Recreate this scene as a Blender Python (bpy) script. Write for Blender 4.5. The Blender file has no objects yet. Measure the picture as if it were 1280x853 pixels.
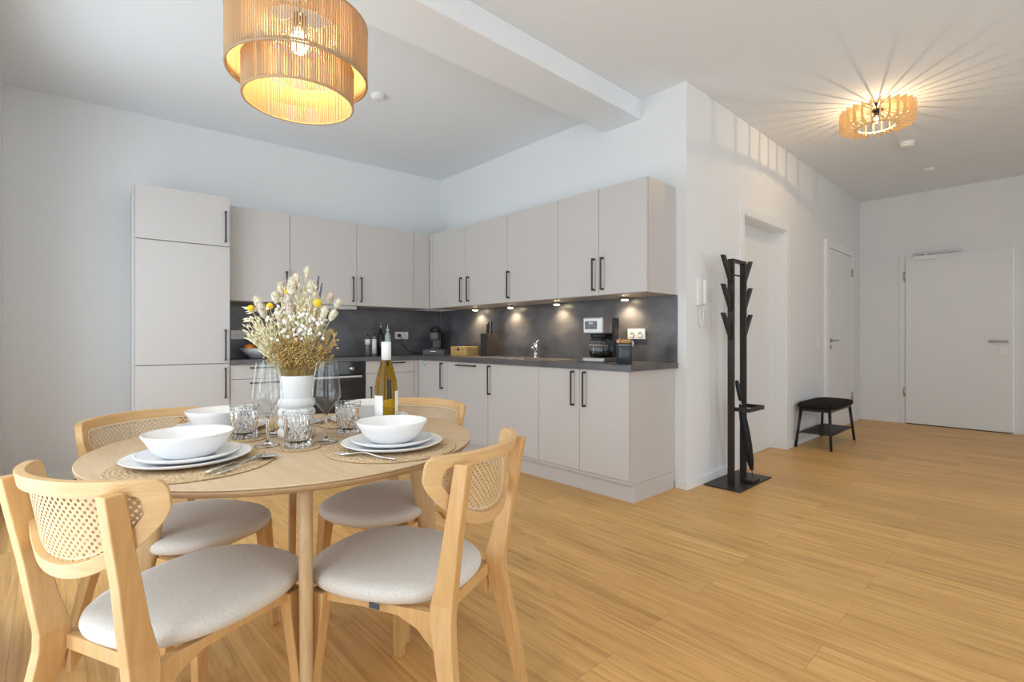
import bpy, bmesh, math, random
from mathutils import Vector, Matrix, noise
random.seed(7)
PI = math.pi
sc = bpy.context.scene
C = sc.collection

# ------------------------------------------------------------------ camera, world, lights, exposure
CAM = (-3.348, -4.870, 1.084)
YAW = 0.7444
cd = bpy.data.cameras.new('camera'); cam = bpy.data.objects.new('camera', cd); C.objects.link(cam)
cam.location = CAM
cam.rotation_euler = (PI/2, 0, -YAW)
cd.sensor_width = 36; cd.lens = 625.0/1280*36
cd.shift_y = (423.8-426.5)/1280*-1*-1
cd.clip_start = 0.02; cd.clip_end = 100
sc.camera = cam
w = bpy.data.worlds.new('world'); sc.world = w; w.use_nodes = True
w.node_tree.nodes['Background'].inputs[0].default_value = (0.80, 0.90, 1.0, 1)
w.node_tree.nodes['Background'].inputs[1].default_value = 0.6
sc.view_settings.view_transform = 'Standard'; sc.view_settings.look = 'None'
sc.view_settings.gamma = 1; sc.view_settings.use_curve_mapping = False
sc.view_settings.exposure = 0.32
sc.cycles.use_denoising = True
sc.cycles.max_bounces = 20; sc.cycles.diffuse_bounces = 6; sc.cycles.transmission_bounces = 20; sc.cycles.transparent_max_bounces = 16
sc.cycles.caustics_refractive = False; sc.cycles.caustics_reflective = False
sc.cycles.sample_clamp_indirect = 6

H = 2.934          # ceiling height
XL, YB = -3.608, -7.4   # left wall, back wall of the room
XR = 4.723
WINL = [(-2.15, -0.65), (-4.3, -2.9), (-6.6, -5.1)]           # windows in the left wall (y ranges)
WINB = [(-2.9, -1.4), (-0.6, 0.9), (1.9, 3.4)]                # windows in the wall behind the camera (x ranges)
WZ0, WZ1 = 0.12, 2.50

def area(name, loc, rot, sx, sy, power, col):
    l = bpy.data.lights.new(name, 'AREA'); l.shape = 'RECTANGLE'; l.size = sx; l.size_y = sy
    l.energy = power; l.color = col
    o = bpy.data.objects.new(name, l); C.objects.link(o); o.location = loc; o.rotation_euler = rot
    return o
DAY = (0.84, 0.93, 1.0)
for i, (a, b) in enumerate(WINL):
    area('window_daylight', (XL-0.30, (a+b)/2, (WZ0+WZ1)/2), (0, -PI/2, 0), WZ1-WZ0, b-a, (44, 31, 37)[i], DAY)
for i, (a, b) in enumerate(WINB):
    area('window_daylight', ((a+b)/2, YB-0.30, (WZ0+WZ1)/2), (PI/2, 0, 0), b-a, WZ1-WZ0, (36, 27, 6)[i], DAY)
WARM = (1.0, 0.66, 0.34)

# ------------------------------------------------------------------ materials
def mat(name, col, rough=0.5, metal=0.0, spec=0.5, trans=0.0, ior=1.45, emit=None, estr=0.0, bump=None, var=None, alpha=None, sheen=0.0, coat=0.0):
    m = bpy.data.materials.new(name); m.use_nodes = True
    nt = m.node_tree; b = nt.nodes['Principled BSDF']
    b.inputs['Base Color'].default_value = (*col, 1)
    b.inputs['Roughness'].default_value = rough; b.inputs['Metallic'].default_value = metal
    b.inputs['IOR'].default_value = ior
    b.inputs['Specular IOR Level'].default_value = spec
    b.inputs['Transmission Weight'].default_value = trans
    b.inputs['Coat Weight'].default_value = coat
    if sheen: b.inputs['Sheen Weight'].default_value = sheen
    if emit: b.inputs['Emission Color'].default_value = (*emit, 1); b.inputs['Emission Strength'].default_value = estr
    tc = None
    if bump or var: tc = nt.nodes.new('ShaderNodeTexCoord')
    if bump:   # (scale, strength, distance)
        n = nt.nodes.new('ShaderNodeTexNoise'); n.inputs['Scale'].default_value = bump[0]; n.inputs['Detail'].default_value = 3
        bp = nt.nodes.new('ShaderNodeBump'); bp.inputs['Strength'].default_value = bump[1]; bp.inputs['Distance'].default_value = bump[2]
        nt.links.new(tc.outputs['Object'], n.inputs['Vector']); nt.links.new(n.outputs['Fac'], bp.inputs['Height']); nt.links.new(bp.outputs['Normal'], b.inputs['Normal'])
    if var:    # (scale, amount, stretch xyz)
        mp = nt.nodes.new('ShaderNodeMapping'); mp.inputs['Scale'].default_value = var[2]
        n = nt.nodes.new('ShaderNodeTexNoise'); n.inputs['Scale'].default_value = var[0]; n.inputs['Detail'].default_value = 5; n.inputs['Roughness'].default_value = 0.6
        r = nt.nodes.new('ShaderNodeValToRGB')
        k = var[1]
        r.color_ramp.elements[0].position = 0.3; r.color_ramp.elements[1].position = 0.7
        r.color_ramp.elements[0].color = (*[c*(1-k) for c in col], 1)
        r.color_ramp.elements[1].color = (*[min(1, c*(1+k)) for c in col], 1)
        nt.links.new(tc.outputs['Object'], mp.inputs['Vector']); nt.links.new(mp.outputs['Vector'], n.inputs['Vector'])
        nt.links.new(n.outputs['Fac'], r.inputs['Fac']); nt.links.new(r.outputs['Color'], b.inputs['Base Color'])
    return m

M = {}
M['wall'] = mat('wall_paint', (0.785, 0.80, 0.812), 0.85, bump=(220, 0.35, 0.004), spec=0.2)
M['ceiling'] = mat('ceiling_paint', (0.79, 0.83, 0.868), 0.9, spec=0.15)
M['trim'] = mat('white_trim', (0.82, 0.835, 0.845), 0.4)
M['door'] = mat('white_door_laminate', (0.775, 0.795, 0.81), 0.45)
M['cab'] = mat('grey_cabinet_laminate', (0.545, 0.522, 0.51), 0.42, bump=(600, 0.05, 0.001))
M['edge'] = mat('cabinet_edge', (0.54, 0.52, 0.50), 0.5)
M['gap'] = mat('shadow_gap', (0.16, 0.155, 0.15), 0.8)
M['black'] = mat('black_powder_coat', (0.028, 0.027, 0.028), 0.42)
M['handle'] = mat('anthracite_handle', (0.045, 0.043, 0.045), 0.38, metal=0.3)
M['worktop'] = mat('anthracite_worktop', (0.105, 0.104, 0.108), 0.33, var=(7, 0.22, (1, 1, 1)), bump=(260, 0.08, 0.001))
M['splash'] = mat('dark_stone_splashback', (0.114, 0.114, 0.124), 0.34, var=(4, 0.35, (1, 1, 1.6)))
M['steel'] = mat('brushed_steel', (0.50, 0.485, 0.465), 0.34, metal=1.0)
M['chrome'] = mat('chrome', (0.80, 0.80, 0.80), 0.10, metal=1.0)
M['nickel'] = mat('satin_nickel', (0.50, 0.48, 0.46), 0.32, metal=1.0)
M['glass'] = mat('clear_glass', (1, 1, 1), 0.0, trans=1.0, ior=1.45)
def thin_glass():
    m = bpy.data.materials.new('thin_blown_glass'); m.use_nodes = True; nt = m.node_tree; L = nt.links; N = nt.nodes.new
    for n_ in list(nt.nodes): nt.nodes.remove(n_)
    out = N('ShaderNodeOutputMaterial'); t = N('ShaderNodeBsdfTransparent'); g = N('ShaderNodeBsdfGlossy'); fr = N('ShaderNodeLayerWeight'); fr.inputs['Blend'].default_value = 0.5; ms = N('ShaderNodeMixShader')
    t.inputs[0].default_value = (0.985, 0.99, 0.99, 1); g.inputs['Roughness'].default_value = 0.0
    pw = N('ShaderNodeMath'); pw.operation = 'POWER'; pw.inputs[1].default_value = 4.0; ma = N('ShaderNodeMath'); ma.operation = 'MULTIPLY_ADD'; ma.inputs[1].default_value = 0.5; ma.inputs[2].default_value = 0.035
    L.new(fr.outputs['Facing'], pw.inputs[0]); L.new(pw.outputs[0], ma.inputs[0]); L.new(ma.outputs[0], ms.inputs[0]); L.new(t.outputs[0], ms.inputs[1]); L.new(g.outputs[0], ms.inputs[2]); L.new(ms.outputs[0], out.inputs['Surface'])
    return m
M['thin'] = thin_glass()
M['crystal'] = mat('cut_crystal', (1, 1, 1), 0.0, trans=1.0, ior=1.5)
M['porcelain'] = mat('white_porcelain', (0.84, 0.84, 0.85), 0.22, coat=0.2)
M['vase'] = mat('matte_white_ceramic', (0.84, 0.84, 0.83), 0.5)
M['white'] = mat('white_plastic', (0.82, 0.82, 0.81), 0.35)
M['offwhite'] = mat('paper_label', (0.83, 0.81, 0.77), 0.7)
M['blackgloss'] = mat('black_glass', (0.012, 0.012, 0.013), 0.08)
M['blackplastic'] = mat('black_plastic', (0.02, 0.02, 0.022), 0.35)
M['greyplastic'] = mat('dark_grey_plastic', (0.09, 0.09, 0.10), 0.45)
M['fabric'] = mat('oatmeal_fabric', (0.66, 0.62, 0.565), 0.95, var=(260, 0.13, (1, 1, 1)), bump=(900, 0.4, 0.001), sheen=0.3, spec=0.2)
M['velvet'] = mat('black_brown_upholstery', (0.016, 0.011, 0.011), 0.9, bump=(500, 0.3, 0.002), sheen=0.0, spec=0.2)
M['darkmetal'] = mat('black_painted_metal', (0.020, 0.018, 0.018), 0.35)
M['standmetal'] = mat('dark_brown_black_metal', (0.022, 0.017, 0.0155), 0.42)
M['bamboo'] = mat('bamboo', (0.68, 0.43, 0.17), 0.5, var=(20, 0.15, (1, 6, 6)))
M['cork'] = mat('cork_lid', (0.50, 0.27, 0.10), 0.7)
M['orange'] = mat('orange_peel', (0.90, 0.27, 0.02), 0.45, bump=(120, 0.3, 0.002))
M['red'] = mat('red_apple_skin', (0.60, 0.05, 0.03), 0.3)
M['lemon'] = mat('yellow_green_fruit', (0.55, 0.45, 0.08), 0.5)
M['pine'] = mat('pineapple_leaf', (0.055, 0.09, 0.035), 0.6)
M['pineskin'] = mat('pineapple_skin', (0.32, 0.19, 0.05), 0.7, bump=(60, 0.8, 0.01))
M['bulb'] = mat('glowing_bulb', (1, 1, 1), 0.3, emit=(1.0, 0.70, 0.32), estr=240)
M['bulb_hall'] = mat('glowing_hall_bulb', (1, 1, 1), 0.3, emit=(1.0, 0.68, 0.36), estr=70)
M['spotglow'] = mat('lit_downlight_lens', (1, 1, 1), 0.3, emit=(1.0, 0.80, 0.50), estr=45)
M['birch'] = mat('birch_plywood_slat', (0.78, 0.56, 0.30), 0.55)
M['hallring'] = mat('birch_ring', (0.80, 0.62, 0.36), 0.5)
M['stem'] = mat('dried_stem', (0.60, 0.50, 0.27), 0.8)
M['bunny'] = mat('cream_grass_head', (0.83, 0.76, 0.58), 0.95, bump=(500, 0.8, 0.004), sheen=0.6)
M['bunnypink'] = mat('beige_grass_head', (0.76, 0.64, 0.52), 0.95, bump=(500, 0.8, 0.004), sheen=0.6)
M['yellow'] = mat('yellow_billy_button', (0.88, 0.62, 0.04), 0.9, bump=(350, 0.9, 0.004))
M['lav'] = mat('lavender_florets', (0.14, 0.13, 0.24), 0.9)
M['oat'] = mat('pale_oat_husk', (0.82, 0.76, 0.58), 0.8)
M['gyp'] = mat('white_florets', (0.88, 0.86, 0.82), 0.8)
M['flax'] = mat('golden_dried_flax', (0.50, 0.34, 0.12), 0.8)
M['pale'] = mat('pale_dried_grass', (0.80, 0.73, 0.50), 0.8)
M['green'] = mat('green_sticker', (0.02, 0.35, 0.16), 0.5)
M['wood_inner'] = mat('pale_bent_ply_edge', (0.84, 0.70, 0.50), 0.5, var=(30, 0.06, (1, 1, 4)))

def wood(name, c1, c2, stretch, scale=9, rough=0.45):
    m = bpy.data.materials.new(name); m.use_nodes = True; nt = m.node_tree; b = nt.nodes['Principled BSDF']
    tc = nt.nodes.new('ShaderNodeTexCoord'); mp = nt.nodes.new('ShaderNodeMapping'); mp.inputs['Scale'].default_value = stretch
    n = nt.nodes.new('ShaderNodeTexNoise'); n.inputs['Scale'].default_value = scale; n.inputs['Detail'].default_value = 6; n.inputs['Roughness'].default_value = 0.62; n.inputs['Distortion'].default_value = 0.4
    r = nt.nodes.new('ShaderNodeValToRGB'); r.color_ramp.elements[0].position = 0.32; r.color_ramp.elements[1].position = 0.68
    r.color_ramp.elements[0].color = (*c1, 1); r.color_ramp.elements[1].color = (*c2, 1)
    nt.links.new(tc.outputs['Object'], mp.inputs['Vector']); nt.links.new(mp.outputs['Vector'], n.inputs['Vector'])
    nt.links.new(n.outputs['Fac'], r.inputs['Fac']); nt.links.new(r.outputs['Color'], b.inputs['Base Color'])
    bp = nt.nodes.new('ShaderNodeBump'); bp.inputs['Strength'].default_value = 0.08; bp.inputs['Distance'].default_value = 0.001
    nt.links.new(n.outputs['Fac'], bp.inputs['Height']); nt.links.new(bp.outputs['Normal'], b.inputs['Normal'])
    b.inputs['Roughness'].default_value = rough
    return m
M['ash'] = wood('steamed_beech', (0.57, 0.330, 0.130), (0.67, 0.415, 0.180), (7, 7, 0.8))
M['ash_back'] = wood('bent_beech_ply', (0.61, 0.385, 0.175), (0.70, 0.465, 0.23), (0.8, 0.8, 9))
M['tabletop'] = wood('oak_tabletop', (0.56, 0.405, 0.245), (0.65, 0.49, 0.31), (8, 0.9, 8), 7, 0.38)
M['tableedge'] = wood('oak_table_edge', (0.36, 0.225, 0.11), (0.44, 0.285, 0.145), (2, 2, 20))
M['tableleg'] = wood('oak_table_leg', (0.50, 0.325, 0.165), (0.60, 0.41, 0.225), (9, 9, 0.7))

def floor_material():
    m = bpy.data.materials.new('oak_laminate_planks'); m.use_nodes = True; nt = m.node_tree; L = nt.links; N = nt.nodes.new
    b = nt.nodes['Principled BSDF']
    tc = N('ShaderNodeTexCoord'); sp = N('ShaderNodeSeparateXYZ'); cb = N('ShaderNodeCombineXYZ')
    L.new(tc.outputs['Object'], sp.inputs[0]); L.new(sp.outputs['Y'], cb.inputs['X']); L.new(sp.outputs['X'], cb.inputs['Y'])
    br = N('ShaderNodeTexBrick'); br.inputs['Scale'].default_value = 1; br.inputs['Brick Width'].default_value = 1.28; br.inputs['Row Height'].default_value = 0.192
    br.inputs['Mortar Size'].default_value = 0.0009; br.inputs['Mortar Smooth'].default_value = 0.3; br.offset = 0.37; br.offset_frequency = 2
    br.inputs['Color1'].default_value = (0, 0, 0, 1); br.inputs['Color2'].default_value = (1, 1, 1, 1); br.inputs['Mortar'].default_value = (0.5, 0.5, 0.5, 1)
    L.new(cb.outputs[0], br.inputs['Vector'])
    # every plank gets its own stretch of grain
    off = N('ShaderNodeVectorMath'); off.operation = 'SCALE'; off.inputs['Scale'].default_value = 37.0
    L.new(br.outputs['Color'], off.inputs[0])
    add = N('ShaderNodeVectorMath'); add.operation = 'ADD'; L.new(tc.outputs['Object'], add.inputs[0]); L.new(off.outputs[0], add.inputs[1])
    def grain(sx, sy, det, dist, scale=1.0):
        mp = N('ShaderNodeMapping'); mp.inputs['Scale'].default_value = (sx, sy, 1); L.new(add.outputs[0], mp.inputs['Vector'])
        n = N('ShaderNodeTexNoise'); n.inputs['Scale'].default_value = scale; n.inputs['Detail'].default_value = det; n.inputs['Distortion'].default_value = dist; n.inputs['Roughness'].default_value = 0.62
        L.new(mp.outputs[0], n.inputs['Vector']); return n
    g1 = grain(42, 1.5, 7, 0.9); g2 = grain(6, 1.1, 3, 0.8); g3 = grain(12, 3.5, 2, 0.5)
    r = N('ShaderNodeValToRGB'); r.color_ramp.elements[0].position = 0.26; r.color_ramp.elements[1].position = 0.76
    r.color_ramp.elements[0].color = (0.50, 0.262, 0.084, 1); r.color_ramp.elements[1].color = (0.88, 0.565, 0.225, 1)
    e = r.color_ramp.elements.new(0.5); e.color = (0.765, 0.440, 0.148, 1)
    L.new(g1.outputs['Fac'], r.inputs['Fac'])
    mx = N('ShaderNodeMix'); mx.data_type = 'RGBA'; mx.blend_type = 'MULTIPLY'; mx.inputs[0].default_value = 0.55
    r2 = N('ShaderNodeValToRGB'); r2.color_ramp.elements[0].color = (0.76, 0.71, 0.66, 1); r2.color_ramp.elements[1].color = (1, 1, 1, 1); r2.color_ramp.elements[0].position = 0.35; r2.color_ramp.elements[1].position = 0.65
    L.new(g2.outputs['Fac'], r2.inputs['Fac']); L.new(r.outputs['Color'], mx.inputs[6]); L.new(r2.outputs['Color'], mx.inputs[7])
    # plank to plank tone
    mx2 = N('ShaderNodeMix'); mx2.data_type = 'RGBA'; mx2.blend_type = 'MULTIPLY'; mx2.inputs[0].default_value = 0.45
    r3 = N('ShaderNodeValToRGB'); r3.color_ramp.elements[0].color = (0.76, 0.74, 0.72, 1); r3.color_ramp.elements[1].color = (1.0, 1.0, 1.0, 1)
    L.new(br.outputs['Color'], r3.inputs['Fac']); L.new(mx.outputs[2], mx2.inputs[6]); L.new(r3.outputs['Color'], mx2.inputs[7])
    # knots
    mx3 = N('ShaderNodeMix'); mx3.data_type = 'RGBA'; r4 = N('ShaderNodeValToRGB'); r4.color_ramp.elements[0].position = 0.70; r4.color_ramp.elements[0].color = (0, 0, 0, 1); r4.color_ramp.elements[1].position = 0.80; r4.color_ramp.elements[1].color = (0.55, 0.55, 0.55, 1)
    L.new(g3.outputs['Fac'], r4.inputs['Fac']); L.new(r4.outputs['Color'], mx3.inputs[0]); L.new(mx2.outputs[2], mx3.inputs[6]); mx3.inputs[7].default_value = (0.22, 0.11, 0.045, 1)
    # joints
    mx4 = N('ShaderNodeMix'); mx4.data_type = 'RGBA'; L.new(br.outputs['Fac'], mx4.inputs[0]); L.new(mx3.outputs[2], mx4.inputs[6]); mx4.inputs[7].default_value = (0.40, 0.23, 0.085, 1)
    L.new(mx4.outputs[2], b.inputs['Base Color'])
    b.inputs['Roughness'].default_value = 0.40; b.inputs['Specular IOR Level'].default_value = 0.4
    bp = N('ShaderNodeBump'); bp.inputs['Strength'].default_value = 0.10; bp.inputs['Distance'].default_value = 0.001
    L.new(g1.outputs['Fac'], bp.inputs['Height']); L.new(bp.outputs[0], b.inputs['Normal'])
    return m
M['floor'] = floor_material()

def cane_material():
    m = bpy.data.materials.new('woven_cane'); m.use_nodes = True; nt = m.node_tree; L = nt.links; N = nt.nodes.new
    b = nt.nodes['Principled BSDF']; out = nt.nodes['Material Output']
    b.inputs['Base Color'].default_value = (0.64, 0.47, 0.27, 1); b.inputs['Roughness'].default_value = 0.6
    uv = N('ShaderNodeUVMap'); 
    def lattice(ox, oy):
        mp = N('ShaderNodeMapping'); mp.inputs['Scale'].default_value = (1/0.0165, 1/0.0165, 1); mp.inputs['Location'].default_value = (ox, oy, 0)
        L.new(uv.outputs[0], mp.inputs['Vector'])
        fr = N('ShaderNodeVectorMath'); fr.operation = 'FRACTION'; L.new(mp.outputs[0], fr.inputs[0])
        sb = N('ShaderNodeVectorMath'); sb.operation = 'SUBTRACT'; sb.inputs[1].default_value = (0.5, 0.5, 0); L.new(fr.outputs[0], sb.inputs[0])
        ln = N('ShaderNodeVectorMath'); ln.operation = 'LENGTH'; L.new(sb.outputs[0], ln.inputs[0])
        return ln.outputs['Value']
    mn = N('ShaderNodeMath'); mn.operation = 'MINIMUM'; L.new(lattice(100, 100), mn.inputs[0]); L.new(lattice(100.5, 100.5), mn.inputs[1])
    lt = N('ShaderNodeMath'); lt.operation = 'LESS_THAN'; lt.inputs[1].default_value = 0.215; L.new(mn.outputs[0], lt.inputs[0])
    tr = N('ShaderNodeBsdfTransparent'); ms = N('ShaderNodeMixShader')
    L.new(lt.outputs[0], ms.inputs[0]); L.new(b.outputs[0], ms.inputs[1]); L.new(tr.outputs[0], ms.inputs[2]); L.new(ms.outputs[0], out.inputs['Surface'])
    bp = N('ShaderNodeBump'); bp.inputs['Strength'].default_value = 0.8; bp.inputs['Distance'].default_value = 0.002; L.new(mn.outputs[0], bp.inputs['Height']); L.new(bp.outputs[0], b.inputs['Normal'])
    return m
M['cane'] = cane_material()

def jute_material():
    m = bpy.data.materials.new('braided_jute'); m.use_nodes = True; nt = m.node_tree; L = nt.links; N = nt.nodes.new
    b = nt.nodes['Principled BSDF']; b.inputs['Roughness'].default_value = 0.9
    tc = N('ShaderNodeTexCoord'); n = N('ShaderNodeTexNoise'); n.inputs['Scale'].default_value = 160; n.inputs['Detail'].default_value = 3
    v = N('ShaderNodeTexVoronoi'); v.inputs['Scale'].default_value = 95
    L.new(tc.outputs['Object'], n.inputs['Vector']); L.new(tc.outputs['Object'], v.inputs['Vector'])
    r = N('ShaderNodeValToRGB'); r.color_ramp.elements[0].position = 0.3; r.color_ramp.elements[0].color = (0.38, 0.25, 0.13, 1); r.color_ramp.elements[1].position = 0.65; r.color_ramp.elements[1].color = (0.70, 0.54, 0.34, 1)
    L.new(n.outputs['Fac'], r.inputs['Fac']); L.new(r.outputs['Color'], b.inputs['Base Color'])
    bp = N('ShaderNodeBump'); bp.inputs['Strength'].default_value = 0.9; bp.inputs['Distance'].default_value = 0.003
    L.new(v.outputs['Distance'], bp.inputs['Height']); L.new(bp.outputs[0], b.inputs['Normal'])
    return m
M['jute'] = jute_material()

def cord_material():
    m = bpy.data.materials.new('paper_cord'); m.use_nodes = True; nt = m.node_tree; L = nt.links; N = nt.nodes.new
    b = nt.nodes['Principled BSDF']; out = nt.nodes['Material Output']
    b.inputs['Base Color'].default_value = (0.52, 0.385, 0.235, 1); b.inputs['Roughness'].default_value = 0.85
    t = N('ShaderNodeBsdfTranslucent'); t.inputs['Color'].default_value = (0.72, 0.48, 0.20, 1)
    ms = N('ShaderNodeMixShader'); ms.inputs[0].default_value = 0.26
    L.new(b.outputs[0], ms.inputs[1]); L.new(t.outputs[0], ms.inputs[2]); L.new(ms.outputs[0], out.inputs['Surface'])
    return m
M['cord'] = cord_material()

def wine_material():
    m = mat('olive_wine_glass', (0.45, 0.275, 0.012), 0.02, trans=1.0, ior=1.33)
    return m
M['winebottle'] = wine_material()

# ------------------------------------------------------------------ mesh helpers
class MB:
    def __init__(s): s.v = []; s.f = []; s.sm = []; s.uv = None
    def add(s, vs, fs, smooth=False, T=None):
        o = len(s.v)
        s.v += [tuple(T @ Vector(p)) if T else tuple(p) for p in vs]
        s.f += [[i+o for i in f] for f in fs]; s.sm += [smooth]*len(fs)
        return s
    def box(s, x0, x1, y0, y1, z0, z1, bev=0.0, T=None):
        x0, x1 = min(x0, x1), max(x0, x1); y0, y1 = min(y0, y1), max(y0, y1); z0, z1 = min(z0, z1), max(z0, z1)
        if bev <= 0:
            vs = [(x0,y0,z0),(x1,y0,z0),(x1,y1,z0),(x0,y1,z0),(x0,y0,z1),(x1,y0,z1),(x1,y1,z1),(x0,y1,z1)]
            return s.add(vs, [(0,3,2,1),(4,5,6,7),(0,1,5,4),(1,2,6,5),(2,3,7,6),(3,0,4,7)], False, T)
        bm = bmesh.new(); bmesh.ops.create_cube(bm, size=1)
        for v in bm.verts: v.co = Vector(((x0+x1)/2+v.co.x*(x1-x0), (y0+y1)/2+v.co.y*(y1-y0), (z0+z1)/2+v.co.z*(z1-z0)))
        bev = min(bev, (x1-x0)*.45, (y1-y0)*.45, (z1-z0)*.45)
        bmesh.ops.bevel(bm, geom=bm.edges[:], offset=bev, segments=2, affect='EDGES', profile=0.6)
        bm.verts.index_update()
        s.add([v.co.copy() for v in bm.verts], [[v.index for v in f.verts] for f in bm.faces], False, T); bm.free(); return s
    def lathe(s, prof, seg=32, T=None, rf=None, smooth=True, a0=0, a1=2*PI):
        full = abs(a1-a0-2*PI) < 1e-6
        n = seg if full else seg+1
        vs = []; idx = []
        for j, (r, z) in enumerate(prof):
            if r < 1e-7: idx.append([len(vs)]*n); vs.append((0, 0, z))
            else:
                row = []
                for i in range(n):
                    a = a0+(a1-a0)*i/seg; rr = rf(r, z, a, j) if rf else r
                    row.append(len(vs)); vs.append((rr*math.cos(a), rr*math.sin(a), z))
                idx.append(row)
        fs = []
        for j in range(len(prof)-1):
            A, B = idx[j], idx[j+1]
            for i in range(seg):
                k = (i+1) % n
                q = [A[i], A[k], B[k], B[i]]; q2 = []
                for t in q:
                    if t not in q2: q2.append(t)
                if len(q2) > 2: fs.append(q2)
        return s.add(vs, fs, smooth, T)
    def tube(s, pts, r, seg=8, T=None, cap=True, smooth=True, flat=1.0):
        pts = [Vector(p) for p in pts]; n = len(pts); rs = r if isinstance(r, (list, tuple)) else [r]*n
        vs = []; up = None
        for i, p in enumerate(pts):
            d = (pts[min(i+1, n-1)]-pts[max(i-1, 0)]).normalized()
            if up is None:
                up = Vector((0, 0, 1)) if abs(d.z) < 0.9 else Vector((1, 0, 0))
            a = (up-d*up.dot(d)).normalized(); up = a; b = d.cross(a)
            for k in range(seg):
                t = 2*PI*k/seg; vs.append(p+a*math.cos(t)*rs[i]+b*math.sin(t)*rs[i]*flat)
        fs = [(i*seg+k, i*seg+(k+1) % seg, (i+1)*seg+(k+1) % seg, (i+1)*seg+k) for i in range(n-1) for k in range(seg)]
        if cap: fs += [tuple(range(seg))[::-1], tuple(range((n-1)*seg, n*seg))]
        return s.add(vs, fs, smooth, T)
    def prism(s, poly, z0, z1, T=None, axis='z'):
        n = len(poly)
        P = (lambda p, z: (p[0], p[1], z)) if axis == 'z' else ((lambda p, z: (p[0], z, p[1])) if axis == 'y' else (lambda p, z: (z, p[0], p[1])))
        vs = [P(p, z0) for p in poly]+[P(p, z1) for p in poly]
        return s.add(vs, [tuple(range(n))[::-1], tuple(range(n, 2*n))]+[(i, (i+1) % n, n+(i+1) % n, n+i) for i in range(n)], False, T)
    def ball(s, c, r, seg=12, rings=8, T=None, nz=0.0):
        rx, ry, rz = r if isinstance(r, (tuple, list)) else (r, r, r)
        prof = []
        vs = []; rows = []
        for j in range(rings+1):
            ph = PI*j/rings; row = []
            if j in (0, rings): row = [len(vs)]*seg; vs.append((c[0], c[1], c[2]-rz*math.cos(ph)))
            else:
                for i in range(seg):
                    a = 2*PI*i/seg; row.append(len(vs)); k = 1+nz*random.uniform(-1, 1)
                    vs.append((c[0]+k*rx*math.sin(ph)*math.cos(a), c[1]+k*ry*math.sin(ph)*math.sin(a), c[2]-k*rz*math.cos(ph)))
            rows.append(row)
        fs = []
        for j in range(rings):
            for i in range(seg):
                k = (i+1) % seg; q = []
                for t in (rows[j][i], rows[j][k], rows[j+1][k], rows[j+1][i]):
                    if t not in q: q.append(t)
                fs.append(q)
        return s.add(vs, fs, True, T)
    def build(s, name, m, parent=None, loc=None, rotz=None, sub=0, bevel=0.0, solid=False):
        me = bpy.data.meshes.new(name); me.from_pydata(s.v, [], s.f); me.update()
        for p, sm in zip(me.polygons, s.sm): p.use_smooth = sm
        if s.uv:
            ul = me.uv_layers.new(name='UVMap')
            for p in me.polygons:
                for li in p.loop_indices: ul.data[li].uv = s.uv[me.loops[li].vertex_index]
        bm = bmesh.new(); bm.from_mesh(me); bmesh.ops.recalc_face_normals(bm, faces=bm.faces[:]); bm.to_mesh(me); bm.free()
        if isinstance(m, list):
            for mm in m: me.materials.append(mm)
        else: me.materials.append(m)
        o = bpy.data.objects.new(name, me); C.objects.link(o)
        if parent: o.parent = parent
        if loc: o.location = loc
        if rotz is not None: o.rotation_euler = (0, 0, rotz)
        if bevel:
            b = o.modifiers.new('bevel', 'BEVEL'); b.width = bevel; b.segments = 2; b.limit_method = 'ANGLE'; b.angle_limit = 0.7
        if sub:
            b = o.modifiers.new('sub', 'SUBSURF'); b.levels = sub; b.render_levels = sub
        return o

def tag(o, label, cat, group=None):
    o['label'] = label; o['category'] = cat
    if group: o['group'] = group
    return o
def thing(name, label, cat, loc=(0, 0, 0), rotz=0, group=None):
    o = bpy.data.objects.new(name, None); C.objects.link(o); o.empty_display_size = 0.05
    o.location = loc; o.rotation_euler = (0, 0, rotz)
    return tag(o, label, cat, group)
def struct(name, mb, m, parent=None, **k):
    o = mb.build(name, m, parent, **k)
    if not parent: o['kind'] = 'structure'
    return o
def dup(root, loc, rotz, label, group=None):
    r = root.copy(); C.objects.link(r); r.location = loc; r.rotation_euler = (0, 0, rotz); r['label'] = label
    if group: r['group'] = group
    for ch in list(root.children):
        c2 = ch.copy(); C.objects.link(c2); c2.parent = r
        for g in list(ch.children):
            d = g.copy(); C.objects.link(d); d.parent = c2
    return r

# frames of the two kitchen walls: local x runs along the wall to the right, y points into the wall
A1 = 0.0821
def F1(x, y, z=0.0): return (x*math.cos(A1)+y*math.sin(A1), -x*math.sin(A1)+y*math.cos(A1), z)
def F2(x, y, z=0.0): return (y, -x, z)
R1, R2 = -A1, -PI/2
T1 = Matrix.Rotation(R1, 4, 'Z')

# ------------------------------------------------------------------ the setting
struct('floor', MB().box(XL-0.3, XR+0.2, YB-0.3, 0.6, -0.12, 0.0), M['floor'])
struct('ceiling', MB().box(XL-0.3, XR+0.2, YB-0.3, 0.6, H, H+0.12), M['ceiling'])
struct('trim_1', MB().box(XL, 0.0, -2.706, -2.369, 2.779, H-0.002), M['ceiling'])['label'] = 'white ceiling beam'
struct('wall_kitchen_back', MB().box(-3.63, 0.0, 0.0, 0.15, 0, H, T=T1), M['wall'])
struct('wall_kitchen_right', MB().box(0.0, 0.15, -3.0806, 0.2, 0, H), M['wall'])
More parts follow.
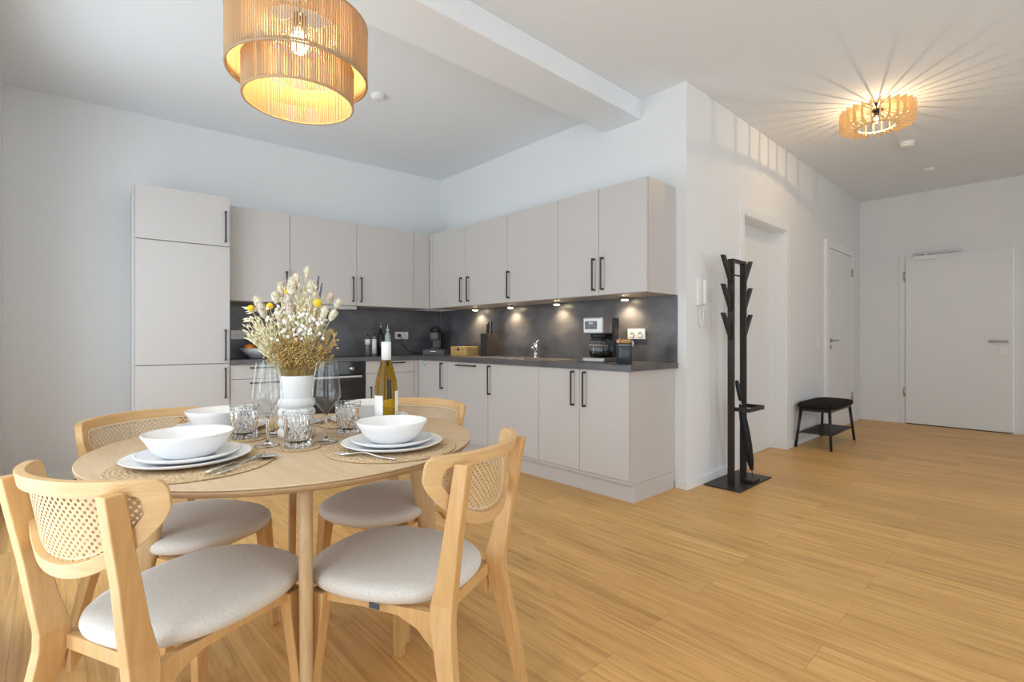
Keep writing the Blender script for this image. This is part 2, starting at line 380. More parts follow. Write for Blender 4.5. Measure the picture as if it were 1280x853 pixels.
# hall wall with two door openings
D1, D2 = (0.949, 1.955), (3.25, 4.25)
DH = 2.15
hw = MB()
hw.box(0.15, D1[0], -3.0806, -2.90, 0, H); hw.box(D1[0], D1[1], -3.0806, -2.90, DH, H)
hw.box(D1[1], D2[0], -3.0806, -2.90, 0, H); hw.box(D2[0], D2[1], -3.0806, -2.90, DH, H); hw.box(D2[1], XR+0.15, -3.0806, -2.90, 0, H)
struct('wall_hall_left', hw, M['wall'])
D3 = (-4.56, -3.56)
hw = MB(); hw.box(XR, XR+0.15, D3[1], -3.0806, 0, H); hw.box(XR, XR+0.15, D3[0], D3[1], 2.14, H); hw.box(XR, XR+0.15, YB, D3[0], 0, H)
struct('wall_hall_end', hw, M['wall'])
def window_wall(name, ranges, lo, hi, horiz):
    mb = MB(); t = 0.32
    def bx(a, b, z0, z1):
        if horiz: mb.box(a, b, YB-t, YB, z0, z1)
        else: mb.box(XL-t, XL, a, b, z0, z1)
    edges = [lo]
    for a, b in sorted(ranges): edges += [a, b]
    edges.append(hi)
    for i in range(0, len(edges), 2): bx(edges[i], edges[i+1], 0, H)
    for a, b in ranges: bx(a, b, 0, WZ0); bx(a, b, WZ1, H)
    return struct(name, mb, M['wall'])
window_wall('wall_left', WINL, YB-0.3, 0.33, False)
window_wall('wall_back', WINB, XL, XR+0.15, True)
n = 0
for a, b in WINL+WINB:
    n += 1
    mb = MB(); horiz = (a, b) in WINB
    def fb(a0, b0, z0, z1):
        if horiz: mb.box(a0, b0, YB-0.24, YB-0.18, z0, z1, 0.004)
        else: mb.box(XL-0.24, XL-0.18, a0, b0, z0, z1, 0.004)
    fb(a, a+0.07, WZ0, WZ1); fb(b-0.07, b, WZ0, WZ1); fb(a+.07, b-.07, WZ0, WZ0+0.07); fb(a+.07, b-.07, WZ1-0.07, WZ1); mid = (a+b)/2; fb(mid-0.05, mid+0.05, WZ0+.07, WZ1-.07)
    wo = struct('window_%d' % n, mb, M['trim'])
    for pa_, pb_ in ((a+.07, mid-.05), (mid+.05, b-.07)):
        pn = MB()
        if horiz: pn.box(pa_, pb_, YB-0.213, YB-0.207, WZ0+.07, WZ1-.07)
        else: pn.box(XL-0.213, XL-0.207, pa_, pb_, WZ0+.07, WZ1-.07)
        pn.build('pane', M['thin'], wo)
# baseboards
BH, BT = 0.060, 0.014
def base(name, mb): struct(name, mb, M['trim'])
base('baseboard_kitchen_back', MB().box(-3.60, -2.885, -BT, -0.001, 0, BH, 0.003, T=T1))
base('baseboard_kitchen_right', MB().box(-BT, -0.001, -3.0806-BT, -3.003, 0, BH, 0.003))
b = MB(); b.box(0.0, 0.87, -3.0806-BT, -3.0816, 0, BH, 0.003); b.box(2.035, 3.15, -3.0806-BT, -3.0816, 0, BH, 0.003); b.box(4.36, XR-BT, -3.0806-BT, -3.0816, 0, BH, 0.003)
base('baseboard_hall_left', b)
b = MB(); b.box(XR-BT, XR-0.001, -3.505, -3.0956, 0, BH, 0.003); b.box(XR-BT, XR-0.001, YB, -4.63, 0, BH, 0.003)
base('baseboard_hall_end', b)
base('baseboard_left', MB().box(XL+0.001, XL+BT, YB, 0.24, 0, BH, 0.003))

# doors: leaf recessed (1) or flush (2, 3)
def lever(par, mirror=1, y=-0.0):
    h = MB(); T = Matrix.Rotation(PI/2, 4, 'X')
    h.lathe([(0, 0), (0.026, 0), (0.026, 0.008), (0, 0.008)], 20, T)
    h.tube([(0, -0.004, 0), (0, -0.045, 0), (mirror*0.012, -0.055, 0), (mirror*0.125, -0.055, 0.0)], 0.0095, 10)
    o = h.build('door_handle', M['nickel'], par)
    k = MB(); k.lathe([(0, 0), (0.026, 0), (0.026, 0.008), (0.010, 0.010), (0, 0.014)], 20, T)
    k2 = k.build('lock_rosette', M['nickel'], par)
    return o, k2
# door 1, deep lined opening, leaf on the far side of the wall
d = MB(); d.box(D1[0]+0.02, D1[1]-0.02, -2.95, -2.91, 0.004, DH-0.02)
door1 = struct('door_1', d, M['door'])
f = MB(); cw = 0.075
f.box(D1[0]-cw, D1[0]+0.012, -3.0956, -3.0806, 0, DH+cw, 0.002); f.box(D1[1]-0.012, D1[1]+cw, -3.0956, -3.0806, 0, DH+cw, 0.002); f.box(D1[0]+0.012, D1[1]-0.012, -3.0956, -3.0806, DH-0.012, DH+cw, 0.002)
f.box(D1[0], D1[0]+0.02, -3.0806, -2.902, 0, DH); f.box(D1[1]-0.02, D1[1], -3.0806, -2.902, 0, DH); f.box(D1[0]+.02, D1[1]-.02, -3.0806, -2.902, DH-0.02, DH)
fr1 = f.build('door_frame', M['trim'], door1)
# door 2
d = MB(); d.box(D2[0]+0.012, D2[1]-0.012, -3.0976, -3.05, 0.004, DH-0.012, 0.003)
door2 = struct('door_2', d, M['door'])
f = MB(); f.box(D2[0]-0.10, D2[0]+0.004, -3.1106, -3.0806, 0, DH+0.075, 0.003); f.box(D2[1]-0.004, D2[1]+0.075, -3.0906, -3.0806, 0, DH+0.075, 0.002); f.box(D2[0]+0.004, D2[1]-0.004, -3.1006, -3.0806, DH-0.004, DH+0.075, 0.002)
f.build('door_frame', M['trim'], door2)
a, k = lever(door2, 1); a.location = (3.33, -3.098, 1.065); k.location = (3.33, -3.098, 0.99)
for z in (0.30, 1.88):
    hb = MB(); hb.lathe([(0, 0), (0.009, 0), (0.009, 0.10), (0, 0.10)], 10); hb.build('hinge', M['nickel'], door2, loc=(D2[1]-0.008, -3.105, z))
# door 3: wide entrance door
d = MB(); d.box(XR-0.022, XR+0.03, D3[0]+0.012, D3[1]-0.012, 0.010, 2.125, 0.003)
door3 = struct('door_3', d, M['door'])
f = MB(); f.box(XR-0.012, XR, D3[1]-0.006, D3[1]+0.05, 0, 2.19, 0.002); f.box(XR-0.012, XR, D3[0]-0.05, D3[0]+0.006, 0, 2.19, 0.002); f.box(XR-0.012, XR, D3[0]+0.006, D3[1]-0.006, 2.13, 2.19, 0.002)
f.box(XR-0.004, XR+0.10, D3[1]-0.006, D3[1], 0, 2.14); f.box(XR-0.004, XR+0.10, D3[0], D3[0]+0.006, 0, 2.14)
f.build('door_frame', M['door'], door3)
MB().box(XR-0.028, XR+0.02, D3[0]+0.02, D3[1]-0.02, 0.0005, 0.009).build('threshold', M['black'], door3)
for z in (0.35, 1.83):
    hb = MB(); hb.lathe([(0, 0), (0.010, 0), (0.010, 0.11), (0, 0.11)], 10); hb.build('hinge', M['nickel'], door3, loc=(XR-0.026, D3[1]-0.004, z))
h = MB(); h.tube([(-0.022, 0, 0), (-0.065, 0, 0), (-0.072, 0.012, 0), (-0.072, 0.15, 0.0)], 0.012, 10)
h.build('door_handle', M['nickel'], door3, loc=(XR, -4.50, 1.055))
h = MB(); h.box(-0.034, -0.022, -0.035, 0.035, -0.05, 0.04, 0.004); h.build('lock_plate', M['white'], door3, loc=(XR, -4.475, 0.945))
h = MB(); h.box(-0.060, -0.022, -3.88, -3.665, 2.075, 2.125, 0.004); h.build('door_closer_body', M['white'], door3, loc=(XR, 0, 0))
h = MB(); h.box(-0.040, -0.016, -4.11, -3.65, 2.145, 2.165, 0.004); h.box(-0.052, -0.040, -3.80, -3.76, 2.12, 2.150, 0.002); h.build('door_closer_rail', M['nickel'], door3, loc=(XR, 0, 0))

# ------------------------------------------------------------------ kitchen cabinets
def handle_bar(par, x, z, length, y, horizontal=False):
    mb = MB(); t = 0.006; L2 = length/2
    if horizontal:
        mb.box(-L2, L2, -0.034, -0.026, -t, t, 0.0015); mb.box(-L2, -L2+0.012, -0.027, 0, -t, t); mb.box(L2-0.012, L2, -0.027, 0, -t, t)
    else:
        mb.box(-t, t, -0.034, -0.026, -L2, L2, 0.0015); mb.box(-t, t, -0.027, 0, -L2, -L2+0.014); mb.box(-t, t, -0.027, 0, L2-0.014, L2)
    return mb.build('handle', M['handle'], par, loc=(x, y, z))
def cabinet(name, label, cat, F, R, x0, x1, z0, z1, depth, fronts, group, gap=0.0018, back=-0.003, body=True):
    """fronts: (kind, fx0, fx1, fz0, fz1, handle) handle = None or ('v', x, zc, len) / ('h', xc, z, len)"""
    xm = (x0+x1)/2
    root = thing(name, label, cat, F(xm, back, z0), R, group)
    dz = z1-z0; hx = (x1-x0)/2; yf = -(depth+back)          # local front plane
    MB().box(-hx+0.0008, hx-0.0008, yf+0.021, 0, 0, dz).build('body', M['cab'], root)
    for kind, a, b, c, e, hd in fronts:
        mb = MB().box(a-xm+gap, b-xm-gap, yf, yf+0.0185, c-z0+gap, e-z0-gap, 0.0012)
        fo = mb.build(kind, M['cab'], root)
        if hd:
            if hd[0] == 'v': handle_bar(fo, hd[1]-xm, hd[2]-z0, hd[3], yf)
            else: handle_bar(fo, hd[1]-xm, hd[2]-z0, hd[3], yf, True)
    return root
GB, GU = 'grey base cabinets of the kitchen', 'grey wall cabinets of the kitchen'
# left wall (W1): x = -distance from corner
tall = cabinet('tall_cabinet', 'tall grey three-door fridge cabinet at the left end of the kitchen', 'cabinet', F1, R1, -2.864, -2.243, 0.12, 2.238, 0.50,
        [('door', -2.864, -2.243, 1.834, 2.238, ('v', -2.277, 1.99, 0.25)), ('door', -2.864, -2.243, 0.886, 1.830, ('v', -2.277, 1.034, 0.25)), ('door', -2.864, -2.243, 0.15, 0.882, ('v', -2.277, 0.727, 0.245))], None)
MB().box(-0.009, 0.009, -0.470, 0, -0.1195, 2.105).build('side_panel', M['cab'], tall, loc=(-0.320, 0, 0))
UZ0, UZ1 = 1.405, 2.20
cabinet('wall_cabinet', 'narrow grey wall cabinet right beside the tall fridge cabinet', 'cabinet', F1, R1, -2.242, -1.753, UZ0, UZ1, 0.382, [('door', -2.242, -1.753, UZ0, UZ1, ('v', -1.785, 1.564, 0.24))], GU)
cabinet('wall_cabinet', 'grey wall cabinet above the slim extractor hood', 'cabinet', F1, R1, -1.753, -1.144, UZ0, UZ1, 0.382, [('door', -1.753, -1.144, UZ0, UZ1, ('v', -1.184, 1.561, 0.24))], GU)
cabinet('wall_cabinet', 'grey wall cabinet between hood and corner, above the oil bottles', 'cabinet', F1, R1, -1.144, -0.538, UZ0, UZ1, 0.382, [('door', -1.144, -0.538, UZ0, UZ1, ('v', -1.104, 1.561, 0.24))], GU)
cabinet('cabinet_filler', 'plain grey filler panel closing the upper cabinet corner', 'cabinet', F1, R1, -0.5375, -0.353, UZ0, UZ1, 0.382, [('panel', -0.5375, -0.353, UZ0, UZ1, None)], None)
cabinet('base_cabinet', 'grey drawer cabinet beside the tall cabinet, under the fruit bowl', 'cabinet', F1, R1, -2.241, -1.703, 0.12, 0.871, 0.50, [('drawer', -2.241, -1.703, 0.75, 0.871, ('h', -1.972, 0.842, 0.25)), ('drawer', -2.241, -1.703, 0.45, 0.75, ('h', -1.972, 0.715, 0.25)), ('drawer', -2.241, -1.703, 0.15, 0.45, ('h', -1.972, 0.415, 0.25))], GB)
cabinet('base_cabinet', 'grey cabinet with one drawer and a door, right of the oven', 'cabinet', F1, R1, -1.101, -0.590, 0.12, 0.871, 0.50, [('drawer', -1.101, -0.590, 0.75, 0.871, ('h', -0.832, 0.848, 0.25)), ('door', -1.101, -0.590, 0.15, 0.75, ('v', -1.055, 0.49, 0.27))], GB)
cabinet('cabinet_filler', 'plain grey corner filler beside the base cabinet right of the oven', 'cabinet', F1, R1, -0.589, -0.535, 0.12, 0.871, 0.50, [('panel', -0.589, -0.535, 0.15, 0.871, None)], None)
MB().box(-2.864, -0.56, -0.445, -0.43, 0, 0.118, T=T1).build('plinth', M['cab'])
tag(bpy.data.objects['plinth'], 'grey kick board under the fridge and oven run', 'kick board')
# oven
ov = thing('oven', 'black built-in oven with steel bar handle', 'oven', F1(-1.402, -0.003, 0.12), R1)
MB().box(-0.298, 0.298, -0.476, 0, 0, 0.75).build('body', M['blackplastic'], ov)
MB().box(-0.298, 0.298, -0.497, -0.477, 0.632, 0.750, 0.002).build('control_panel', M['blackgloss'], ov)
MB().box(-0.298, 0.298, -0.499, -0.477, 0.160, 0.628, 0.003).build('door', M['blackgloss'], ov)
MB().box(-0.298, 0.298, -0.497, -0.477, 0.030, 0.157, 0.002).build('panel', M['cab'], ov)
hb = MB(); hb.box(-0.25, 0.25, -0.545, -0.528, 0.603, 0.622, 0.003); hb.box(-0.23, -0.215, -0.53, -0.498, 0.605, 0.62); hb.box(0.215, 0.23, -0.53, -0.498, 0.605, 0.62); hb.build('handle', M['steel'], ov)
for kx in (-0.165, 0.165):
    MB().lathe([(0, 0), (0.024, 0), (0.024, 0.006), (0.019, 0.008), (0.018, 0.024), (0, 0.024)], 24, Matrix.Rotation(PI/2, 4, 'X')).build('knob', M['steel'], ov, loc=(kx, -0.497, 0.685))
tag(MB().box(-1.69, -1.11, -0.46, -0.06, 0.9102, 0.915, 0.002, T=T1).build('hob', M['blackgloss']), 'black glass hob set on the dark worktop above the oven', 'hob')
hd = thing('extractor_hood', 'slim grey extractor hood under the upper cabinets', 'hood', F1(-1.43, 0, 1.368), R1)
MB().box(-0.295, 0.295, -0.355, -0.03, 0, 0.035, 0.002).build('housing', mat('hood_grey', (0.42, 0.41, 0.40), 0.35, metal=0.4), hd)
MB().box(-0.22, 0.22, -0.30, -0.07, -0.003, 0.0, 0.001).build('filter', M['nickel'], hd)

# right wall (W2): x = distance from the corner
cabinet('wall_cabinet', 'two-door grey wall cabinet nearest the kitchen corner', 'cabinet', F2, R2, 0.354, 1.588, UZ0, UZ1-0.01, 0.382,
        [('panel', 0.354, 0.407, UZ0, UZ1-.01, None), ('door', 0.407, 0.981, UZ0, UZ1-.01, ('v', 0.925, 1.565, 0.24)), ('door', 0.981, 1.588, UZ0, UZ1-.01, ('v', 1.035, 1.565, 0.24))], GU)
cabinet('wall_cabinet', 'single-door grey wall cabinet above the sink', 'cabinet', F2, R2, 1.588, 2.192, UZ0, UZ1-.01, 0.382, [('door', 1.588, 2.192, UZ0, UZ1-.01, ('v', 1.612, 1.56, 0.24))], GU)
cabinet('wall_cabinet', 'two-door grey wall cabinet above the coffee maker, at the open end', 'cabinet', F2, R2, 2.192, 2.998, UZ0, UZ1-.01, 0.382,
        [('door', 2.192, 2.593, UZ0, UZ1-.01, ('v', 2.553, 1.56, 0.24)), ('door', 2.593, 2.998, UZ0, UZ1-.01, ('v', 2.632, 1.56, 0.24))], GU)
bc = cabinet('base_cabinet', 'narrow grey base cabinet in the corner with a green sticker', 'cabinet', F2, R2, 0.462, 0.960, 0.12, 0.871, 0.582, [('panel', 0.462, 0.532, 0.15, 0.871, None), ('door', 0.532, 0.960, 0.15, 0.871, ('v', 0.882, 0.73, 0.25))], GB)
st = MB().box(-0.017, 0.017, -0.0012, 0, -0.020, 0.020); s0 = st.build('sticker', M['green'], bc, loc=(-0.140, -0.5792, 0.725)); 
MB().box(-0.010, 0.010, -0.0018, -0.0012, -0.012, 0.012).build('sticker_center', M['white'], s0)
dwg = cabinet('dishwasher', 'integrated dishwasher front with horizontal handle', 'dishwasher', F2, R2, 0.960, 1.560, 0.12, 0.871, 0.582, [('door', 0.960, 1.560, 0.15, 0.871, ('h', 1.262, 0.843, 0.27))], GB)
cabinet('base_cabinet', 'single-door grey base cabinet under the sink', 'cabinet', F2, R2, 1.560, 2.170, 0.12, 0.871, 0.582, [('door', 1.560, 2.170, 0.15, 0.871, ('v', 1.590, 0.73, 0.25))], GB)
ec = cabinet('base_cabinet', 'two-door grey base cabinet at the open end of the worktop', 'cabinet', F2, R2, 2.170, 2.990, 0.12, 0.871, 0.582,
        [('door', 2.170, 2.575, 0.15, 0.871, ('v', 2.520, 0.73, 0.25)), ('door', 2.575, 2.990, 0.15, 0.871, ('v', 2.628, 0.73, 0.25))], GB)
pl = MB(); pl.box(-0.530, -0.515, -2.992, -0.56, 0, 0.119); pl.box(-0.515, -0.004, -2.992, -2.974, 0, 0.119)
tag(pl.build('plinth', M['cab']), 'grey kick board under the right-hand run of base cabinets', 'kick board')

# worktop: one L of two legs, with the sink cut out
SX0, SX1, SY0, SY1 = -0.50, -0.13, -1.62, -1.16      # basin hole (x range, y range)
wt = MB(); z0, z1 = 0.872, 0.910
wt.box(-0.602, -0.001, -3.018, SY0, z0, z1); wt.box(-0.602, SX0, SY0, SY1, z0, z1); wt.box(SX1, -0.001, SY0, SY1, z0, z1)
# corner and left leg polygon
fl = F1(-2.241, -0.52); bl = F1(-2.241, -0.002)
dx, dy = fl[0]-F1(0, -0.52)[0], fl[1]-F1(0, -0.52)[1]
p0 = F1(0, -0.52); t = (-0.602-p0[0])/dx; inner = (-0.602, p0[1]+t*dy)
wt.prism([(-0.001, SY1), (-0.001, -0.001), bl[:2], fl[:2], inner, (-0.602, SY1)], z0, z1)
tag(wt.build('worktop', M['worktop']), 'dark grey stone-look worktop running around the kitchen corner', 'worktop')
# splashbacks
sp1 = MB(); sp1.box(-2.241, -0.012, -0.010, -0.001, 0.911, 1.404, T=T1)
tag(sp1.build('splashback', M['splash']), 'dark stone-look splashback behind hob and oil bottles', 'splashback', None)
sp2 = MB(); sp2.box(-0.010, -0.001, -3.012, -0.012, 0.911, 1.404)
s = sp2.build('splashback', M['splash']); tag(s, 'dark stone-look splashback behind coffee maker and sink', 'splashback')
MB().box(-0.0115, -0.010, -0.955, -0.951, 0.911, 1.404).build('joint_strip', M['nickel'], s)
MB().box(-0.014, -0.010, -0.018, -0.012, 0.911, 1.404).build('corner_strip', M['nickel'], s)

# sink
sk = thing('sink', 'stainless steel sink with drainer set in the worktop', 'sink', (-0.31, -1.39, 0.9101))
rim = MB()
x0, x1, y0, y1 = -0.21, 0.20, -0.76, 0.26
hx0, hx1, hy0, hy1 = SX0+0.31+0.004, SX1+0.31-0.004, SY0+1.39+0.004, SY1+1.39-0.004
rim.box(x0, x1, y0, hy0, 0, 0.004, 0.001); rim.box(x0, x1, hy1, y1, 0, 0.004, 0.001); rim.box(x0, hx0, hy0, hy1, 0, 0.004); rim.box(hx1, x1, hy0, hy1, 0, 0.004)
rim.build('rim', M['steel'], sk)
bs = MB(); t = 0.002; zb = -0.17
bs.box(hx0, hx1, hy0, hy1, zb, zb+t); bs.box(hx0, hx0+t, hy0, hy1, zb, 0.003); bs.box(hx1-t, hx1, hy0, hy1, zb, 0.003); bs.box(hx0, hx1, hy0, hy0+t, zb, 0.003); bs.box(hx0, hx1, hy1-t, hy1, zb, 0.003)
bs.build('basin', M['steel'], sk)
dr = MB()
for k in range(7): dr.box(-0.17, 0.12, -0.70+k*0.06, -0.685+k*0.06, 0.004, 0.0065, 0.001)
dr.build('drainer', M['steel'], sk)
ft = thing('faucet', 'chrome single-lever mixer tap behind the sink', 'faucet', (-0.095, -1.66, 0.911), math.radians(215))
MB().lathe([(0, 0), (0.028, 0), (0.027, 0.006), (0.021, 0.012), (0.0225, 0.09), (0.026, 0.115), (0.022, 0.128), (0, 0.137)], 24).build('body', M['chrome'], ft)
MB().tube([(0.012, 0, 0.055), (0.06, 0, 0.085), (0.13, 0, 0.105), (0.165, 0, 0.105), (0.175, 0, 0.090)], [0.014, 0.013, 0.0115, 0.011, 0.011], 12).build('spout', M['chrome'], ft)
MB().tube([(0, 0, 0.125), (0.0, 0.008, 0.145), (0.03, 0.035, 0.165)], [0.012, 0.009, 0.006], 10).build('lever', M['chrome'], ft)

# under-cabinet downlights
for i, yy in enumerate((0.766, 1.310, 1.913, 2.619)):
    lab = ('small warm downlight under the cabinet nearest the kitchen corner', 'small warm downlight above the knife block side of the sink', 'small warm downlight between sink and coffee maker', 'small warm downlight above the white socket, at the open end')[i]
    r = thing('downlight', lab, 'light', (-0.09, -yy, 1.404), 0, 'downlights under the wall cabinets')
    MB().lathe([(0, -0.001), (0.026, -0.001), (0.033, -0.0015), (0.034, -0.018), (0.029, -0.020), (0.028, -0.016), (0, -0.016)], 24).build('housing', M['nickel'], r)
    MB().lathe([(0, -0.026), (0.020, -0.0255), (0.026, -0.021), (0.027, -0.0165), (0, -0.0165)], 20).build('lens', M['spotglow'], r)
    l = bpy.data.lights.new('downlight_lamp', 'SPOT'); l.energy = 8; l.color = (1.0, 0.74, 0.46); l.spot_size = 2.3; l.spot_blend = 0.8; l.shadow_soft_size = 0.02
    lo = bpy.data.objects.new('downlight_lamp', l); C.objects.link(lo); lo.location = (-0.088, -yy, 1.372); lo.rotation_euler = (0, -0.15, 0)

# sockets
def socket(label, F, R, x, z, y=-0.0105, n=2):
    r = thing('wall_socket', label, 'socket', F(x, y, z), R, 'double wall sockets on the splashback')
    MB().box(-0.078, 0.078, -0.011, 0, -0.04, 0.04, 0.003).build('frame', M['white'], r)
    for s in (-1, 1):
        o = MB().lathe([(0.0215, -0.001), (0.0215, 0.003), (0.0175, 0.003), (0.0175, -0.006), (0, -0.006)], 24, Matrix.Rotation(PI/2, 4, 'X')).build('outlet', M['white'], r, loc=(s*0.036, -0.0115, 0))
        MB().box(-0.012, -0.008, -0.0015, 0.004, -0.002, 0.002).build('contact_hole', M['black'], o); MB().box(0.008, 0.012, -0.0015, 0.004, -0.002, 0.002).build('contact_hole', M['black'], o)
    return r
socket('white double socket on the splashback behind the black canister', F2, R2, 2.676, 1.121)
socket('white double socket beside the tall cabinet, behind the fruit bowl', F1, R1, -2.088, 1.121)
socket('white double socket with a black plug, right of the oil bottles', F1, R1, -0.500, 1.121)
pg = thing('power_plug', 'black plug and cable in the corner socket', 'plug', F1(-0.536, -0.024, 1.121), R1)
MB().lathe([(0, 0), (0.018, 0), (0.018, 0.02), (0.010, 0.034), (0, 0.034)], 16, Matrix.Rotation(PI/2, 4, 'X')).build('plug_body', M['black'], pg)
MB().tube([(0, -0.03, 0), (0.005, -0.045, -0.02), (0.02, -0.04, -0.09), (0.08, -0.03, -0.155), (0.16, -0.03, -0.190), (0.26, -0.05, -0.205)], 0.0035, 6).build('cable', M['black'], pg)

# ------------------------------------------------------------------ things on the worktop
WZ = 0.9102
# coffee maker (faces the room)
cm = thing('coffee_maker', 'steel and black filter coffee maker with glass jug', 'coffee maker', (-0.30, -2.555, WZ), -PI/2+0.12)
MB().box(-0.095, 0.095, -0.12, 0.11, 0, 0.035, 0.008).build('base', mat('appliance_base_steel', (0.30, 0.29, 0.28), 0.4, metal=1.0), cm)
MB().box(-0.090, 0.090, 0.035, 0.115, 0.035, 0.335, 0.010).build('water_tank', M['blackplastic'], cm)
MB().box(-0.095, 0.080, -0.115, 0.034, 0.210, 0.335, 0.012).build('brew_head', mat('appliance_steel', (0.36, 0.35, 0.34), 0.38, metal=1.0), cm)
MB().lathe([(0, 0.178), (0.052, 0.178), (0.060, 0.21), (0, 0.21)], 24).build('filter_basket', M['blackplastic'], cm, loc=(0, -0.045, 0))
cp = MB().box(-0.072, 0.030, -0.1175, -0.115, 0.245, 0.305, 0.001).build('control_panel', M['blackgloss'], cm)
MB().box(-0.038, 0.0, -0.1185, -0.1175, 0.280, 0.298).build('display', mat('lcd_display', (0.35, 0.42, 0.45), 0.3), cp)
for k in range(4): MB().lathe([(0, 0), (0.006, 0), (0.006, 0.003), (0, 0.003)], 12, Matrix.Rotation(PI/2, 4, 'X')).build('button', M['steel'], cp, loc=(-0.060+k*0.025, -0.1175, 0.262))
jg = MB().lathe([(0, 0.038), (0.055, 0.038), (0.066, 0.055), (0.070, 0.09), (0.062, 0.13), (0.050, 0.155), (0.050, 0.165), (0.047, 0.165), (0.047, 0.155), (0.059, 0.129), (0.067, 0.09), (0.063, 0.057), (0.053, 0.041), (0, 0.041)], 32).build('jug', M['thin'], cm, loc=(0, -0.045, 0)); jg.scale = (1.12, 1.12, 1.0)
MB().lathe([(0, 0.160), (0.054, 0.160), (0.054, 0.176), (0, 0.176)], 24).build('lid', M['blackplastic'], jg)
MB().tube([(0.05, -0.02, 0.165), (0.098, -0.05, 0.160), (0.108, -0.05, 0.12), (0.098, -0.045, 0.075), (0.066, -0.03, 0.07)], 0.008, 8).build('handle', M['blackplastic'], jg)
MB().lathe([(0.0505, 0.136), (0.0625, 0.129), (0.0635, 0.121), (0.0630, 0.121)], 32).build('band', M['steel'], jg)
MB().lathe([(0, 0.0415), (0.052, 0.0415), (0.062, 0.057), (0.066, 0.085), (0, 0.085)], 24).build('coffee', mat('black_coffee', (0.02, 0.01, 0.006), 0.1), jg)
# canister
cn = thing('storage_canister', 'black storage canister with cork lid and wire clasp', 'canister', (-0.36, -2.80, WZ))
MB().lathe([(0, 0), (0.052, 0), (0.056, 0.006), (0.056, 0.135), (0.050, 0.142), (0, 0.142)], 32).build('jar', mat('anthracite_enamel', (0.045, 0.05, 0.06), 0.22), cn)
MB().lathe([(0, 0.142), (0.046, 0.142), (0.055, 0.146), (0.057, 0.166), (0.050, 0.170), (0, 0.170)], 32).build('lid', M['cork'], cn)
MB().lathe([(0.0565, 0.128), (0.0585, 0.128), (0.0585, 0.132), (0.0565, 0.132)], 32).build('ring', M['chrome'], cn)
MB().tube([(-0.057, 0.0, 0.13), (-0.072, 0, 0.145), (-0.066, 0, 0.172), (-0.045, 0, 0.174)], 0.003, 6).build('clasp', M['chrome'], cn)
MB().tube([(0.0, -0.057, 0.13), (0.0, -0.076, 0.12), (0.0, -0.074, 0.155), (0, -0.055, 0.172)], 0.003, 6).build('clasp', M['chrome'], cn)
# knife block
kb = thing('knife_block', 'dark knife block with knives on the worktop', 'knife block', (-0.17, -1.085, WZ))
MB().box(-0.065, 0.065, -0.055, 0.055, 0, 0.225, 0.004).build('block', mat('smoked_block', (0.05, 0.042, 0.038), 0.4, var=(12, 0.3, (6, 6, 1))), kb)
for (a, b_, hh, tl) in ((-0.03, -0.02, 0.10, -0.012), (0.0, 0.028, 0.085, 0.0), (0.03, -0.01, 0.11, 0.008), (-0.005, -0.028, 0.095, -0.02)):
    kk = MB(); kk.tube([(a, b_, 0.20), (a+tl*.3, b_+tl, 0.235), (a+tl*.5, b_+tl*1.5, 0.235+hh*0.6), (a+tl, b_+tl*2.2, 0.235+hh)], [0.009, 0.010, 0.009, 0.012], 8, flat=0.7)
    o = kk.build('kitchen_knife', M['blackplastic'], None, loc=(-0.17, -1.085, WZ)); 
    tag(o, {-0.012: 'black-handled kitchen knife standing nearest the room in the knife block', 0.0: 'black-handled kitchen knife at the front right of the knife block', 0.008: 'black-handled kitchen knife at the back of the knife block', -0.02: 'black-handled kitchen knife leaning left in the knife block'}[tl], 'knife', 'kitchen knives in the block')
# bamboo box
bx = thing('wooden_box', 'small bamboo tea box with a clasp on the worktop', 'box', (-0.20, -0.72, WZ), -PI/2)
MB().box(-0.135, 0.135, -0.075, 0.075, 0, 0.062, 0.003).build('body', M['bamboo'], bx)
MB().box(-0.135, 0.135, -0.075, 0.075, 0.0635, 0.095, 0.003).build('lid', M['bamboo'], bx)
MB().box(-0.011, 0.011, -0.080, -0.0752, 0.050, 0.082, 0.001).build('clasp', mat('bronze_clasp', (0.10, 0.07, 0.04), 0.4, metal=0.8), bx)
# capsule machine on a drawer, turned to the room
ms_ = thing('coffee_capsule_machine', 'black capsule coffee machine in the kitchen corner', 'coffee machine', (-0.215, -0.235, WZ+0.062), -0.85)
mb = MB(); mb.box(-0.055, 0.055, -0.02, 0.12, 0, 0.20, 0.02); mb.build('body', M['blackplastic'], ms_)
MB().box(-0.048, 0.048, -0.10, 0.0, 0.10, 0.185, 0.018).build('brew_head', M['greyplastic'], ms_)
MB().lathe([(0, 0), (0.052, 0), (0.052, 0.018), (0, 0.018)], 24).build('drip_tray', M['greyplastic'], ms_, loc=(0, -0.075, 0))
cr = MB()
for k in range(7):
    a = k*PI/6; cr.ball((0.035*math.cos(a), -0.055, 0.205+0.032*math.sin(a)), 0.014, 8, 6)
cr.tube([(-0.05, -0.04, 0.18), (-0.055, -0.05, 0.23), (0, -0.05, 0.262), (0.055, -0.05, 0.23), (0.05, -0.04, 0.18)], 0.008, 8)
cr.build('lever_arch', M['blackgloss'], ms_)
cdw = thing('capsule_drawer', 'dark grey capsule drawer under the black coffee machine', 'drawer', (-0.215, -0.235, WZ), -0.85)
MB().box(-0.115, 0.115, -0.135, 0.12, 0, 0.058, 0.004).build('housing', M['greyplastic'], cdw)
MB().box(-0.105, 0.105, -0.140, -0.1355, 0.006, 0.052, 0.003).build('drawer_front', M['greyplastic'], cdw)
MB().box(-0.028, 0.028, -0.1425, -0.1402, 0.036, 0.042).build('pull', M['nickel'], cdw)
